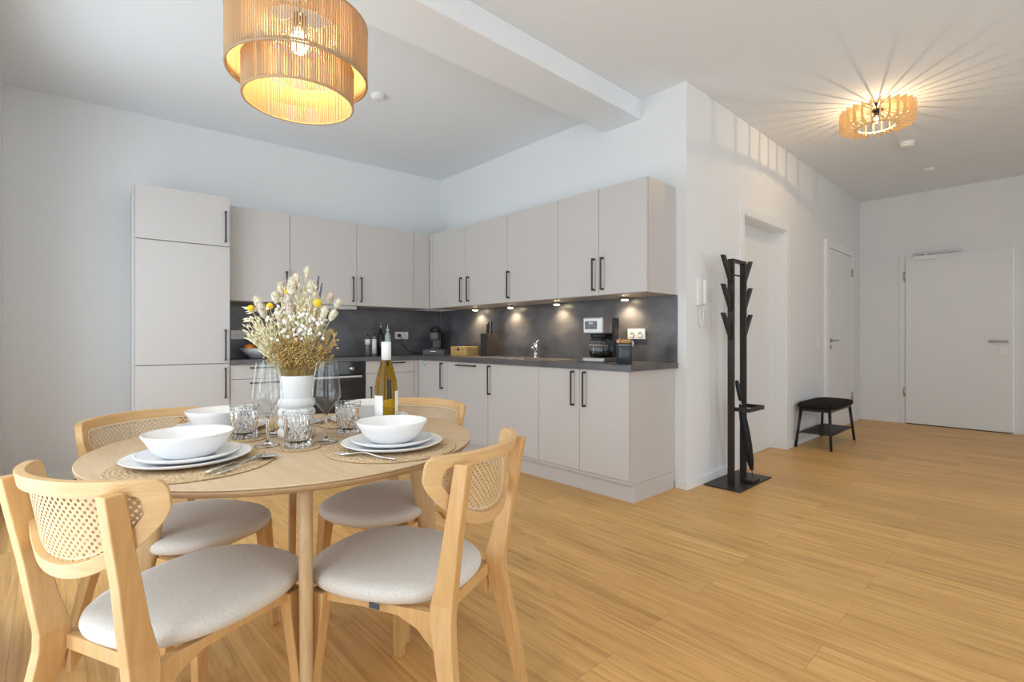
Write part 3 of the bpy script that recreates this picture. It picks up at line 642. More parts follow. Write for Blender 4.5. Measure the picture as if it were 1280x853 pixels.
# oil and spirit bottles
def bottle(label, s, d, r, body, neck, top, glass, labelz, lmat, spout=None, capm=None):
    o = thing('oil_bottle', label, 'bottle', F1(-s, -d, WZ), R1, 'bottles beside the hob')
    MB().lathe([(0, 0), (r*.93, 0), (r, 0.006), (r, body), (r*.8, body+0.014), (neck, body+0.028), (neck, top), (0, top)], 24).build('glass_body', glass, o)
    if labelz: MB().lathe([(r+0.0004, labelz[0]), (r+0.0006, labelz[0]), (r+0.0006, labelz[1]), (r+0.0004, labelz[1])], 24).build('paper_label', lmat, o)
    MB().lathe([(0, top), (neck*1.15, top), (neck*1.15, top+0.018), (0, top+0.018)], 16).build('stopper', capm or M['blackplastic'], o)
    if spout: MB().tube([(0, 0, top+0.018), (0, 0, top+0.04), (0.006, 0, top+spout)], [0.006, 0.0045, 0.0035], 8).build('pourer', M['chrome'], o)
tintglass = mat('dark_bottle_glass', (0.10, 0.06, 0.04), 0.1)
bottle('square clear bottle with short white label, left of the oil bottles', 0.962, 0.20, 0.027, 0.165, 0.009, 0.205, mat('smoky_bottle', (0.14, 0.11, 0.10), 0.08, spec=0.7), (0.115, 0.170), M['offwhite'])
bottle('slim bottle covered by a tall white label, second from left', 0.893, 0.20, 0.024, 0.175, 0.008, 0.210, mat('smoky_bottle_b', (0.20, 0.18, 0.17), 0.08), (0.022, 0.172), M['offwhite'])
bottle('black oil bottle with steel pourer, behind the wine cap', 0.790, 0.13, 0.030, 0.215, 0.011, 0.265, mat('black_bottle', (0.018, 0.016, 0.02), 0.12), (0.09, 0.17), mat('dark_label', (0.10, 0.10, 0.11), 0.6), 0.085)
bottle('pale blue-green oil bottle with steel pourer, nearest the socket', 0.727, 0.16, 0.031, 0.21, 0.013, 0.262, mat('pale_teal_bottle', (0.48, 0.58, 0.58), 0.15), (0.05, 0.17), mat('pale_label', (0.62, 0.70, 0.70), 0.6), 0.085, M['white'])
# fruit bowl
fc = F1(-1.985, -0.25, WZ)
fb_ = MB().lathe([(0, 0), (0.055, 0), (0.065, 0.004), (0.115, 0.045), (0.148, 0.092), (0.143, 0.092), (0.110, 0.050), (0.06, 0.012), (0, 0.010)], 40).build('fruit_bowl', mat('pale_grey_bowl', (0.60, 0.63, 0.66), 0.35), None, loc=fc)
tag(fb_, 'pale grey fruit bowl on the dark worktop', 'bowl')
def fruit(name, label, cat, dx, dy, z, r, m, stem=True):
    p = F1(-1.985+dx, -0.25+dy, WZ+z)
    o = thing(name, label, cat, p, R1, 'fruit in the bowl')
    MB().lathe([(0, -r*.93), (r*.4, -r*.9), (r*.8, -r*.6), (r, 0), (r*.82, r*.6), (r*.4, r*.9), (0.006, r*.86), (0, r*.82)], 20).build('flesh', m, o)
    if stem: MB().tube([(0, 0, r*.8), (0.002, 0, r*1.05)], 0.003, 6).build('stalk', M['stem'], o)
fruit('orange_fruit', 'bright orange resting at the left of the fruit bowl', 'fruit', -0.078, -0.035, 0.088, 0.042, M['orange'])
fruit('apple', 'red apple at the right side of the fruit bowl', 'fruit', 0.085, -0.015, 0.086, 0.034, M['red'])
fruit('lemon', 'yellow-green fruit in the middle of the fruit bowl', 'fruit', 0.026, -0.050, 0.082, 0.036, M['lemon'])
pa = thing('pineapple', 'pineapple with a dark leafy crown lying in the fruit bowl', 'pineapple', F1(-1.985-0.005, -0.25+0.045, WZ+0.03), R1, 'fruit in the bowl')
MB().ball((0, 0, 0.05), (0.045, 0.045, 0.058), 16, 10).build('skin', M['pineskin'], pa)
lv = MB()
for k in range(34):
    a = k*2.399; t = k/34; ln = 0.07+0.08*t; sp_ = 0.055*(1-t)+0.006
    lv.tube([(0.012*math.cos(a), 0.012*math.sin(a), 0.10), (sp_*.8*math.cos(a), sp_*.8*math.sin(a), 0.10+ln*.55), (sp_*1.25*math.cos(a), sp_*1.25*math.sin(a), 0.10+ln)], [0.007, 0.006, 0.0008], 5, flat=0.3)
lv.build('leaf_crown', M['pine'], pa)

# ------------------------------------------------------------------ dining table
TC = (-2.719, -3.104); TZ = 0.740
tb = thing('dining_table', 'round oak dining table with four splayed flat legs', 'table', (TC[0], TC[1], 0), 0)
RT = 0.589
MB().lathe([(0, TZ-0.006), (RT-0.004, TZ-0.006), (RT, TZ-0.003), (RT-0.001, TZ-0.0005), (RT-0.003, TZ), (0, TZ)], 128).build('tabletop', M['tabletop'], tb)
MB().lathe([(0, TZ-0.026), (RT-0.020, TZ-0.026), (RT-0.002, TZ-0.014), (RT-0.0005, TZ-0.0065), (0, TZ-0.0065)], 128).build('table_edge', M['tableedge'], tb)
ap = MB()
for k in range(2):
    T = Matrix.Rotation(math.radians(71+90*k), 4, 'Z'); ap.box(-0.36, 0.36, -0.03, 0.03, TZ-0.066, TZ-0.0265, 0.004, T=T)
ap.build('cross_brace', M['tableleg'], tb)
def table_leg(az):
    mb = MB(); N = 14; vs = []; seg = 20
    for i in range(N+1):
        t = i/N; z = (TZ-0.027)*(1-t)+0.0; rc = 0.405+(0.495-0.405)*t
        wd = 0.024*(1-t)**0.8+0.020; th = 0.0190-0.004*t
        for k in range(seg):
            a = 2*PI*k/seg; ca, sa = math.cos(a), math.sin(a)
            vs.append((rc+wd*math.copysign(abs(ca)**.6, ca), th*math.copysign(abs(sa)**.75, sa), z))
    fs = [(i*seg+k, i*seg+(k+1) % seg, (i+1)*seg+(k+1) % seg, (i+1)*seg+k) for i in range(N) for k in range(seg)]+[tuple(range(seg)), tuple(range(N*seg, (N+1)*seg))]
    mb.add(vs, fs, True, Matrix.Rotation(az, 4, 'Z')); return mb
for az in (74, 161, 252.5, 341): table_leg(math.radians(az)).build('leg', M['tableleg'], tb)

# ------------------------------------------------------------------ dining chairs
BX0, BR_ = -0.280, 0.300       # plan arc of the backrest
def back_pt(s, z, t):          # s along the arc, z height, t thickness offset (+ towards the sitter)
    a = s/BR_; r = BR_-t
    x = BX0+BR_-r*math.cos(a)-0.19*(z-0.78); y = r*math.sin(a)
    return (x, y, z)
S_OUT, ZT, ZB = 0.264, 0.811, 0.600
def outline_outer(s):          # returns (zlow, zhigh) at s
    q = abs(s)/S_OUT
    if q >= 1: return (0.76, 0.76)
    lo = ZB+(0.738-ZB)*q**2.2
    hi = ZT-0.004*q; c = 0.026; e = S_OUT-abs(s)
    if e < c: k = math.sqrt(max(0, 1-((c-e)/c)**2)); hi = hi-c*(1-k); lo = lo+0.014*(1-k)
    return lo, hi
S_IN = 0.216
def outline_inner(s):
    q = min(1, abs(s)/S_IN)
    lo = 0.632+(0.738-0.632)*q**2.4; hi = 0.778
    e = S_IN-abs(s); c = 0.018
    if e < c: k = math.sqrt(max(0, 1-((c-e)/c)**2)); hi = 0.760+(0.778-0.760)*k; lo = min(lo, 0.755)
    return lo, hi
def ray_hit(fun, smax, ang, c=(0, 0.722)):
    ca, sa = math.cos(ang), math.sin(ang); lo_, hi_ = 0.0, 0.6
    for _ in range(40):
        m_ = (lo_+hi_)/2; s = c[0]+m_*ca; z = c[1]+m_*sa
        inside = abs(s) < smax and fun(s)[0] <= z <= fun(s)[1]
        if inside: lo_ = m_
        else: hi_ = m_
    return (c[0]+lo_*ca, c[1]+lo_*sa)
def back_mesh():
    # angles chosen denser towards the ends
    angs = []
    for i in range(112):
        a = 2*PI*i/112; angs.append(math.atan2(math.sin(a)*0.30, math.cos(a)))
    mb = MB(); rings = 5; n = len(angs); th = 0.0185
    O = [ray_hit(outline_outer, S_OUT, a) for a in angs]; I = [ray_hit(outline_inner, S_IN, a) for a in angs]
    vs = []
    rows = []
    seq = [(k/rings, 0) for k in range(rings+1)]
    # back surface inner->outer, front surface outer->inner
    for side in (0, 1):
        for k in range(rings+1):
            f_ = k/rings if side == 0 else 1-k/rings
            row = []
            for i in range(n):
                s = I[i][0]+(O[i][0]-I[i][0])*f_; z = I[i][1]+(O[i][1]-I[i][1])*f_
                row.append(len(vs)); vs.append(back_pt(s, z, 0 if side == 0 else th))
            rows.append(row)
    fs = []; sm = []
    R = len(rows)
    for j in range(R):
        A_, B_ = rows[j], rows[(j+1) % R]
        for i in range(n): fs.append((A_[i], A_[(i+1) % n], B_[(i+1) % n], B_[i]))
    mb.add(vs, fs, False)
    # cane panel
    mc = MB(); uv = []; vs = []
    R2_ = 10; rows = []
    for k in range(R2_+1):
        f_ = k/R2_; row = []
        for i in range(n):
            s = I[i][0]*f_*1.02; z = 0.722+(I[i][1]-0.722)*f_*1.02; row.append(len(vs)); vs.append(back_pt(s, z, th*0.82)); uv.append((s, z))
        rows.append(row)
    fs = [(rows[j][i], rows[j][(i+1) % n], rows[j+1][(i+1) % n], rows[j+1][i]) for j in range(R2_) for i in range(n)]
    mc.add(vs, fs, True); mc.uv = uv
    # pale beading round the opening
    bd = MB(); pts = [back_pt(I[i][0]*0.975, 0.722+(I[i][1]-0.722)*0.93, th*0.95) for i in range(n)]; pts.append(pts[0])
    bd.tube(pts, 0.0028, 6, cap=False)
    return mb, mc, bd
def rear_leg(s):
    mb = MB()
    # (z, x centre, half depth)
    prof = [(0.0, -0.240, 0.015), (0.12, -0.226, 0.018), (0.25, -0.205, 0.023), (0.34, -0.186, 0.027), (0.39, -0.176, 0.031), (0.43, -0.177, 0.031), (0.50, -0.192, 0.026), (0.60, -0.209, 0.022), (0.70, -0.228, 0.020), (0.788, -0.244, 0.0185)]
    def yc(z): return (0.216-(0.216-0.152)*z/0.42) if z < 0.42 else 0.152+(0.174-0.152)*(z-0.42)/0.36
    vs = []; th = 0.0155
    for z, x, hd_ in prof:
        y = yc(z)*s
        vs += [(x-hd_, y-th, z), (x+hd_, y-th, z), (x+hd_, y+th, z), (x-hd_, y+th, z)]
    N = len(prof); fs = [(i*4+k, i*4+(k+1) % 4, (i+1)*4+(k+1) % 4, (i+1)*4+k) for i in range(N-1) for k in range(4)]+[(3, 2, 1, 0), (N*4-4, N*4-3, N*4-2, N*4-1)]
    mb.add(vs, fs); return mb
def front_leg(s):
    mb = MB(); vs = []
    prof = [(0.0, 0.212, 0.206, 0.0150, 0.0145), (0.2, 0.203, 0.195, 0.0195, 0.016), (0.35, 0.193, 0.184, 0.024, 0.0175), (0.4085, 0.190, 0.181, 0.026, 0.0185)]
    for z, x, y, hx_, hy_ in prof:
        vs += [(x-hx_, s*y-hy_, z), (x+hx_, s*y-hy_, z), (x+hx_, s*y+hy_, z), (x-hx_, s*y+hy_, z)]
    N = len(prof); fs = [(i*4+k, i*4+(k+1) % 4, (i+1)*4+(k+1) % 4, (i+1)*4+k) for i in range(N-1) for k in range(4)]+[(3, 2, 1, 0), (N*4-4, N*4-3, N*4-2, N*4-1)]
    mb.add(vs, fs); return mb
def seat_mesh():
    mb = MB(); seg = 72; vs = []; rows = []
    def out(a, k):
        ca, sa = math.cos(a), math.sin(a)
        x = 0.066+0.240*k*math.copysign(abs(ca)**.82, ca)
        y = 0.208*k*math.copysign(abs(sa)**.80, sa)*(1+.07*ca)
        return x, y
    prof = [(0.0, 0.409), (0.84, 0.409), (0.94, 0.413), (0.985, 0.423), (1.0, 0.434), (0.988, 0.445), (0.945, 0.454), (0.85, 0.4595), (0.6, 0.4635), (0.3, 0.465), (0.0, 0.465)]
    for k, z in prof:
        row = []
        for i in range(seg):
            x, y = out(2*PI*i/seg, max(k, 0.001)); row.append(len(vs)); vs.append((x, y, z))
        rows.append(row)
    fs = [(rows[j][i], rows[j][(i+1) % seg], rows[j+1][(i+1) % seg], rows[j+1][i]) for j in range(len(rows)-1) for i in range(seg)]
    mb.add(vs, fs, True); return mb
def frame_mesh():
    mb = MB()
    for s in (-1, 1):
        # side rails: deep where they meet the rear leg, slim at the front
        poly = [(-0.150, 0.405), (0.175, 0.408), (0.175, 0.382), (0.06, 0.387), (-0.05, 0.382), (-0.105, 0.358), (-0.150, 0.312)]
        n = len(poly); yr = lambda x: s*(0.150+0.022*(x+0.15)/0.325)
        vs = [(x, yr(x)-0.011, z) for x, z in poly]+[(x, yr(x)+0.011, z) for x, z in poly]
        mb.add(vs, [tuple(range(n)), tuple(range(n, 2*n))[::-1]]+[(i, (i+1) % n, n+(i+1) % n, n+i) for i in range(n)])
    mb.box(0.178, 0.198, -0.160, 0.160, 0.366, 0.408, 0.002)
    mb.box(-0.158, -0.138, -0.139, 0.139, 0.374, 0.4075, 0.002)
    return mb
CG = 'cane-back dining chairs round the table'
def make_chair(label, loc, rz):
    t = thing('dining_chair', label, 'chair', loc, rz, CG)
    seat_mesh().build('seat', M['fabric'], t)
    frame_mesh().build('seat_frame', M['ash'], t, bevel=0.002)
    for s in (-1, 1): front_leg(s).build('leg', M['ash'], t, bevel=0.003)
    for s in (-1, 1): rear_leg(s).build('leg', M['ash'], t, bevel=0.003)
    a, b_, c_ = back_mesh()
    bo = a.build('backrest', M['ash_back'], t, bevel=0.0022)
    b_.build('cane_panel', M['cane'], bo); c_.build('beading', M['wood_inner'], bo)
    return t
ch0 = make_chair('cane-back chair at front left, its back cut by the left picture edge', (-3.121, -3.392, 0), math.radians(25.5))
rfc = dup(ch0, (-2.571, -3.626, 0), math.radians(114.5), 'cane-back chair at front right with a dark tag under its seat', CG)
dup(ch0, (-3.008, -2.759, 0), math.radians(-63), 'cane-back chair behind the table on the left, in front of the fridge cabinet', CG)
dup(ch0, (-2.307, -3.024, 0), math.radians(203), 'cane-back chair behind the table on the right, beside the wine bottle', CG)
tg = MB(); tg.box(-0.016, 0.016, -0.001, 0.001, -0.010, 0.004, 0.0005, T=Matrix.Translation((0.0, 0.196, 0.413)))
tg.build('fabric_tag', mat('grey_tag', (0.06, 0.07, 0.09), 0.7), rfc)

# ------------------------------------------------------------------ table setting
def ridge_disc(r, n):
    prof = [(0, 0.0003), (r*0.985, 0.0003), (r, 0.0025)]
    top = []
    k = n*6
    for i in range(k+1):
        t = i/k; rr = r*(1-t)
        top.append((max(rr, 0) if i < k else 0, 0.0035+0.0016*abs(math.sin(PI*n*t))))
    return MB().lathe(prof+top, 72)
def placemat(label, x, y):
    return tag(ridge_disc(0.200, 17).build('placemat', M['jute'], None, loc=(x, y, TZ)), label, 'placemat', 'round jute placemats')
def plate(kind, label, x, y, z, r, h):
    mb = MB().lathe([(0, 0), (r*.60, 0), (r*.66, 0.002), (r*.90, h*.55), (r, h), (r-0.002, h+0.0022), (r-0.0050, h+0.001), (r*.88, h*.55+0.004), (r*.64, 0.0055), (0, 0.005)], 72)
    return tag(mb.build(kind, M['porcelain'], None, loc=(x, y, z)), label, 'plate', 'white plates stacked at each place')
def bowl(label, x, y, z, r, h):
    mb = MB().lathe([(0, 0), (r*.52, 0), (r*.57, 0.002), (r*.66, h*.12), (r*.81, h*.42), (r*.92, h*.75), (r, h), (r-0.0015, h+0.002), (r-0.0045, h+0.001), (r*.89, h*.76), (r*.77, h*.44), (r*.60, h*.18), (r*.45, 0.008), (0, 0.006)], 72)
    return tag(mb.build('soup_bowl', M['porcelain'], None, loc=(x, y, z)), label, 'bowl', 'white bowls on the plates')
PM = {'front left': ((-3.062, -3.275), (-3.066, -3.238), (-3.064, -3.222)), 'front right': ((-2.560, -3.458), (-2.553, -3.450), (-2.545, -3.432)),
      'back left': ((-2.878, -2.752), (-2.885, -2.768), (-2.890, -2.780)), 'back right': ((-2.380, -2.935), (-2.374, -2.945), (-2.370, -2.950))}
for k, (pm_, pp_, pb_) in PM.items():
    placemat('round braided jute placemat at the %s place' % k, *pm_)
    z = TZ+0.0054
    plate('dinner_plate', 'large white plate, lowest of the stack at the %s place' % k, *pp_, z, 0.157, 0.018)
    plate('side_plate', 'medium white plate between big plate and bowl at the %s place' % k, (pp_[0]+pb_[0])/2, (pp_[1]+pb_[1])/2, z+0.0062, 0.127, 0.019)
    bowl('white soup bowl on top of the plates at the %s place' % k, *pb_, z+0.0126, 0.112, 0.064)

def along(p, q):
    d = Vector((q[0]-p[0], q[1]-p[1])); return math.atan2(d.y, d.x), d.length
def strip(outl, zf, th=0.0018):
    """flat cutlery blank: outl = [(x, half width)], zf(x) = height of the centre line, dish(x) lowers the middle"""
    mb = MB(); vs = []; n = len(outl)
    for x, w_ in outl:
        z, dish = zf(x)
        for s in (-1, -0.5, 0, 0.5, 1): vs.append((x, s*w_, z-dish*(1-s*s)))
        for s in (1, 0.5, 0, -0.5, -1): vs.append((x, s*w_, z-dish*(1-s*s)-th))
    m_ = 10
    fs = [(i*m_+k, i*m_+(k+1) % m_, (i+1)*m_+(k+1) % m_, (i+1)*m_+k) for i in range(n-1) for k in range(m_)]+[tuple(range(m_)), tuple(range((n-1)*m_, n*m_))]
    mb.add(vs, fs, True); return mb
CZ_ = TZ+0.0072
def spoon(label, p, q):
    a, L = along(p, q)
    o = strip([(0, 0.002), (0.004, 0.005), (0.04, 0.0045), (0.10, 0.003), (0.145, 0.003), (0.152, 0.006), (0.160, 0.014), (0.172, 0.0195), (0.185, 0.0215), (0.200, 0.0185), (0.209, 0.010), (0.212, 0.002)],
              lambda x: (0.004+0.010*max(0, 1-abs(x-0.12)/0.07), 0.006*max(0, 1-abs(x-0.183)/0.03) if x > 0.15 else 0)).build('spoon', M['chrome'], None, loc=(p[0], p[1], CZ_), rotz=a)
    return tag(o, label, 'spoon', 'cutlery')
def knife(label, p, q):
    a, L = along(p, q)
    mb = MB(); mb.tube([(0, 0, 0.004), (0.03, 0, 0.004), (0.10, 0, 0.004)], [0.0048, 0.0052, 0.0035], 10, flat=0.6)
    mb.prism([(0.10, -0.005), (0.20, -0.008), (0.222, -0.003), (0.225, 0.004), (0.10, 0.005)], 0.0025, 0.0045)
    return tag(mb.build('table_knife', M['chrome'], None, loc=(p[0], p[1], CZ_), rotz=a), label, 'knife', 'cutlery')
def fork(label, p, q):
    a, L = along(p, q)
    mb = strip([(0, 0.002), (0.004, 0.005), (0.05, 0.0042), (0.11, 0.0028), (0.140, 0.003), (0.150, 0.008), (0.158, 0.0115), (0.165, 0.012)], lambda x: (0.003+0.010*max(0, 1-abs(x-0.11)/0.07), 0))
    for s in (-0.0095, -0.0032, 0.0032, 0.0095): mb.tube([(0.162, s, 0.0035), (0.185, s, 0.001), (0.205, s, 0.0045)], [0.0018, 0.0016, 0.0008], 6)
    return tag(mb.build('fork', M['chrome'], None, loc=(p[0], p[1], CZ_), rotz=a), label, 'fork', 'cutlery')
knife('steel knife on the front left placemat, beside the plate', (-3.066, -3.440), (-2.853, -3.284))
spoon('steel spoon on the front left placemat at the table edge side', (-3.043, -3.462), (-2.868, -3.332))
fork('steel fork on the near edge of the front right placemat', (-2.640, -3.628), (-2.735, -3.440))
knife('steel knife at the back right place behind the vase', (-2.40, -2.760), (-2.56, -2.890))
spoon('steel spoon at the back right place, glimpsed right of the vase', (-2.425, -2.735), (-2.585, -2.865))

# coasters and tumblers
def tumbler(label, x, y, z):
    R_, h = 0.046, 0.112
    def rf(r, zz, a, j):
        if j < 2 or j > 22: return r
        t = (zz/h)
        if t < 0.62:
            v = abs(math.sin(6*a+zz*70))*abs(math.sin(6*a-zz*70)); return r-0.0042*v
        return r-0.0020*(abs(math.sin(11*a))**0.7)*(1 if t < 0.86 else 0)
    prof = [(0, 0), (R_*.80, 0)]
    for i in range(21):
        t = i/20; prof.append((R_*(0.84+0.14*t), 0.002+(h-0.004)*t))
    prof += [(R_*.985, h-0.001), (R_*.96, h), (R_*.93, h-0.001), (R_*.90, h*.6), (R_*.80, 0.022), (R_*.6, 0.014), (0, 0.013)]
    o = MB().lathe(prof, 88, rf=rf, smooth=False).build('tumbler', M['crystal'], None, loc=(x, y, z))
    return tag(o, label, 'glass', 'cut crystal tumblers')
for lab, x, y in (('front of the vase, nearest the camera', -2.776, -3.251), ('left of the vase', -2.861, -2.988), ('right of the vase, left of the wine bottle', -2.560, -3.140)):
    c2 = ridge_disc(0.064, 5).build('coaster', M['jute'], None, loc=(x+0.004, y-0.003, TZ)); tag(c2, 'small braided jute coaster under the tumbler ' + lab, 'coaster', 'jute coasters')
    tumbler('cut crystal tumbler ' + lab, x, y, TZ+0.0052)
c2 = ridge_disc(0.064, 5).build('coaster', M['jute'], None, loc=(-2.560, -2.845, TZ)); tag(c2, 'small braided jute coaster without a visible glass, behind the vase', 'coaster', 'jute coasters')

# wine glasses
def wine_glass(label, x, y):
    t = thing('wine_glass', label, 'glass', (x, y, TZ), 0, 'stemmed wine glasses')
    foot = [(0, 0.0012), (0.038, 0.0008), (0.0385, 0.0018), (0.036, 0.003), (0.012, 0.007), (0.0050, 0.014), (0.0038, 0.03), (0.0036, 0.06), (0.0040, 0.084), (0.0062, 0.0945), (0, 0.0945)]
    MB().lathe(foot, 40).build('stem', M['glass'], t)
    b_ = [(0, 0.0955), (0.007, 0.096), (0.020, 0.112), (0.038, 0.132), (0.0465, 0.148), (0.0475, 0.156), (0.0450, 0.185), (0.0400, 0.225), (0.0350, 0.2685), (0.0342, 0.2690), (0.0338, 0.268), (0.0388, 0.225), (0.0438, 0.185), (0.0462, 0.157), (0.0452, 0.149), (0.0370, 0.134), (0.019, 0.114), (0.006, 0.100), (0, 0.099)]
    MB().lathe(b_, 56).build('bowl', M['thin'], t)
    return t
wine_glass('stemmed wine glass left of the vase, nearest the camera', -2.838, -3.157)
wine_glass('stemmed wine glass right of the vase', -2.676, -3.228)
wine_glass('stemmed wine glass behind the left one, partly behind the vase', -2.768, -2.985)

# vase
VX, VY = -2.717, -3.074
def bump_prof():
    p = [(0, 0), (0.045, 0)]
    for zc in (0.020, 0.054, 0.088, 0.122):
        for k in range(-4, 5):
            a = k/4*1.25; p.append((0.0475+0.0135*math.cos(a), zc+0.0165*math.sin(a)/math.sin(1.25)))
    p += [(0.0522, 0.140), (0.0532, 0.150), (0.0535, 0.18), (0.0535, 0.214), (0.0525, 0.217), (0.0505, 0.216), (0.050, 0.18), (0.048, 0.14), (0.047, 0.03), (0, 0.025)]
    return p
tag(MB().lathe(bump_prof(), 64).build('vase', M['vase'], None, loc=(VX, VY, TZ)), 'white ceramic vase with stacked rounded rings holding dried flowers', 'vase')

# dried bouquet: lateral / depth / height of each head measured from the vase axis; the bouquet is fanned across the table
LAT = Vector((math.cos(.7444), -math.sin(.7444), 0)); DEP = Vector((math.sin(.7444), math.cos(.7444), 0))
VB = Vector((VX, VY, 0))
def bpos(l, d, z): return VB+LAT*l+DEP*d+Vector((0, 0, z))
def stem_pts(l, d, z, bend=0.0):
    n = 7; pts = []
    lr, dr = max(-0.038, min(0.038, l*0.42)), max(-0.028, min(0.028, d*0.5))
    for i in range(n+1):
        if i < 2:
            t = i/2; pts.append(bpos(lr*(0.6+0.4*t), dr*(0.6+0.4*t), 0.80+(0.965-0.80)*t))
        else:
            t = (i-1)/(n-1); pts.append(bpos(lr+(l-lr)*t**1.1+bend*math.sin(PI*t), dr+(d-dr)*t, 0.8825+(z-0.8825)*t if z < 0.97 else 0.965*(1-t)+z*t))
    return pts
def rel(pts, o): return [p-o for p in pts]
BQ = 'dried flowers in the white vase'
def head_T(pts, o):
    d = (pts[-1]-pts[-2]).normalized(); q = Vector((0, 0, 1)).rotation_difference(d)
    return Matrix.Translation(pts[-1]-o) @ q.to_matrix().to_4x4()
def bunny(label, l, d, z, size=1.0, m='bunny', bend=0):
    z -= 0.010; size *= 1.18; pts = stem_pts(l, d, z, bend); o = pts[0]
    r = thing('bunny_tail', label, 'dried flower', o, 0, BQ)
    MB().tube(rel(pts, o), 0.0009, 5).build('stem', M['stem'], r)
    T = head_T(pts, o); mb = MB(); mb.ball((0, 0, 0.010*size), (0.0088*size, 0.0088*size, 0.0165*size), 12, 10, T, nz=0.10)
    for k in range(70):     # soft bristles
        a = random.uniform(0, 2*PI); h_ = random.uniform(-0.9, 1); rr = math.sqrt(max(0, 1-h_*h_))
        p0 = Vector((0.008*size*rr*math.cos(a), 0.008*size*rr*math.sin(a), 0.010*size+0.015*size*h_)); p1 = p0+Vector((0.0042*math.cos(a)*rr, 0.0042*math.sin(a)*rr, 0.006))*size
        mb.tube([p0, p1], [0.0009*size, 0.0002], 3, T)
    mb.build('flower_head', M[m], r)
for a in [('tallest bunny tail grass at the top of the dried bouquet', .031, 0.01, 1.318, 0.95),
          ('cream bunny tail just left below the tallest one', .006, -0.02, 1.285, 1.1),
          ('large plump beige bunny tail in the upper middle', .002, -0.045, 1.255, 1.45),
          ('pinkish bunny tail right below the tallest one', .043, 0.02, 1.270, 1.1, 'bunnypink'),
          ('big cream bunny tail leaning right near the top', .060, -0.03, 1.258, 1.2),
          ('beige bunny tail on the right above the yellow ball', .104, 0.02, 1.222, 1.15, 'bunnypink'),
          ('rightmost upper bunny tail, in front of the cabinet edge', .140, -0.01, 1.205, 1.0),
          ('rightmost lower bunny tail leaning far out', .130, -0.03, 1.163, 1.15),
          ('cream bunny tail right below the right yellow ball', .106, -0.04, 1.172, 1.15),
          ('tall cream bunny tail on the far left of the bouquet', -.128, 0.0, 1.205, 1.3),
          ('pale bunny tail beside the far left one, slightly lower', -.105, -0.02, 1.178, 1.35, 'bunnypink'),
          ('beige bunny tail in the centre, upper of two', -.012, -0.04, 1.212, 1.15, 'bunnypink'),
          ('beige bunny tail in the centre, lower of two', -.002, -0.05, 1.182, 1.2, 'bunnypink'),
          ('fluffy bunny tail left of the top yellow ball', -.048, -0.01, 1.250, 1.3),
          ('small cream bunny tail between the two left yellow balls', -.058, -0.03, 1.222, 1.15)]:
    bunny(*a)
def craspedia(label, l, d, z, r=0.0115):
    pts = stem_pts(l, d, z); o = pts[0]; t = thing('billy_button', label, 'dried flower', o, 0, BQ)
    MB().tube(rel(pts, o), 0.0011, 5).build('stem', M['stem'], t)
    MB().ball(pts[-1]-o, r, 20, 14, nz=0.05).build('flower_head', M['yellow'], t)
craspedia('yellow ball flower left of the middle of the bouquet', -.070, -0.05, 1.195, .0115)
craspedia('largest yellow ball flower, on the right', .092, -0.05, 1.206, .0135)
craspedia('yellow ball flower at the far left among the oats', -.150, -0.02, 1.190, .011)
craspedia('small yellow ball flower near the top left', -.024, -0.02, 1.246, .0095)
def lavender(label, l, d, z):
    pts = stem_pts(l, d, z-0.03); o = pts[0]; t = thing('lavender', label, 'dried flower', o, 0, BQ)
    MB().tube(rel(pts, o), 0.0009, 5).build('stem', M['stem'], t)
    T = head_T(pts, o); mb = MB()
    for k in range(34):
        a = k*2.4; zz = 0.050*k/34; q_ = random.uniform(.0012, .0040)*(1.1-zz/0.07); mb.ball((q_*math.cos(a), q_*math.sin(a), zz), (0.0018, 0.0018, 0.0024), 6, 4, T)
    mb.build('flower_head', M['lav'], t)
lavender('purple lavender spike on the right, beside the big cream tail', .076, 0.01, 1.262)
lavender('purple lavender spike behind the pinkish bunny tail', .055, 0.04, 1.290)
lavender('purple lavender spike on the left, behind the left yellow ball', -.092, 0.04, 1.212)
lavender('purple lavender spike low on the left of the bouquet', -.074, 0.02, 1.178)
lavender('purple lavender spike left of the top, before the cabinet', -.022, 0.05, 1.290)
def oat(label, l, d, z):
    pts = stem_pts(l*0.86, d, z-0.012, -0.01); o = pts[0]; t = thing('oat_stalk', label, 'dried flower', o, 0, BQ)
    MB().tube(rel(pts, o), 0.0009, 5).build('stem', M['stem'], t)
    mb = MB(); e = pts[-1]-o
    for k in range(9):
        a = random.uniform(-0.5, 0.7); ln = random.uniform(0.018, 0.028)
        d_ = (LAT*(-1)*math.cos(a)+Vector((0, 0, 1))*math.sin(a)*0.7+DEP*random.uniform(-.4, .4)).normalized()
        p = e+d_*random.uniform(-0.025, 0.014)+Vector((0, 0, random.uniform(-0.008, 0.008)))
        mb.tube([p, p+d_*ln*.4, p+d_*ln], [0.0008, 0.0036, 0.0004], 6)
    mb.build('husks', M['oat'], t)
oat('pale oat stalk reaching furthest left at the bouquet side', -.180, 0.0, 1.196)
oat('pale oat stalk drooping below the far left yellow ball', -.165, -0.03, 1.165)
oat('pale oat stalk among the cream tails on the left', -.120, 0.03, 1.170)
oat('pale oat stalk left of the fluffy tail near the top', -.072, 0.02, 1.240)
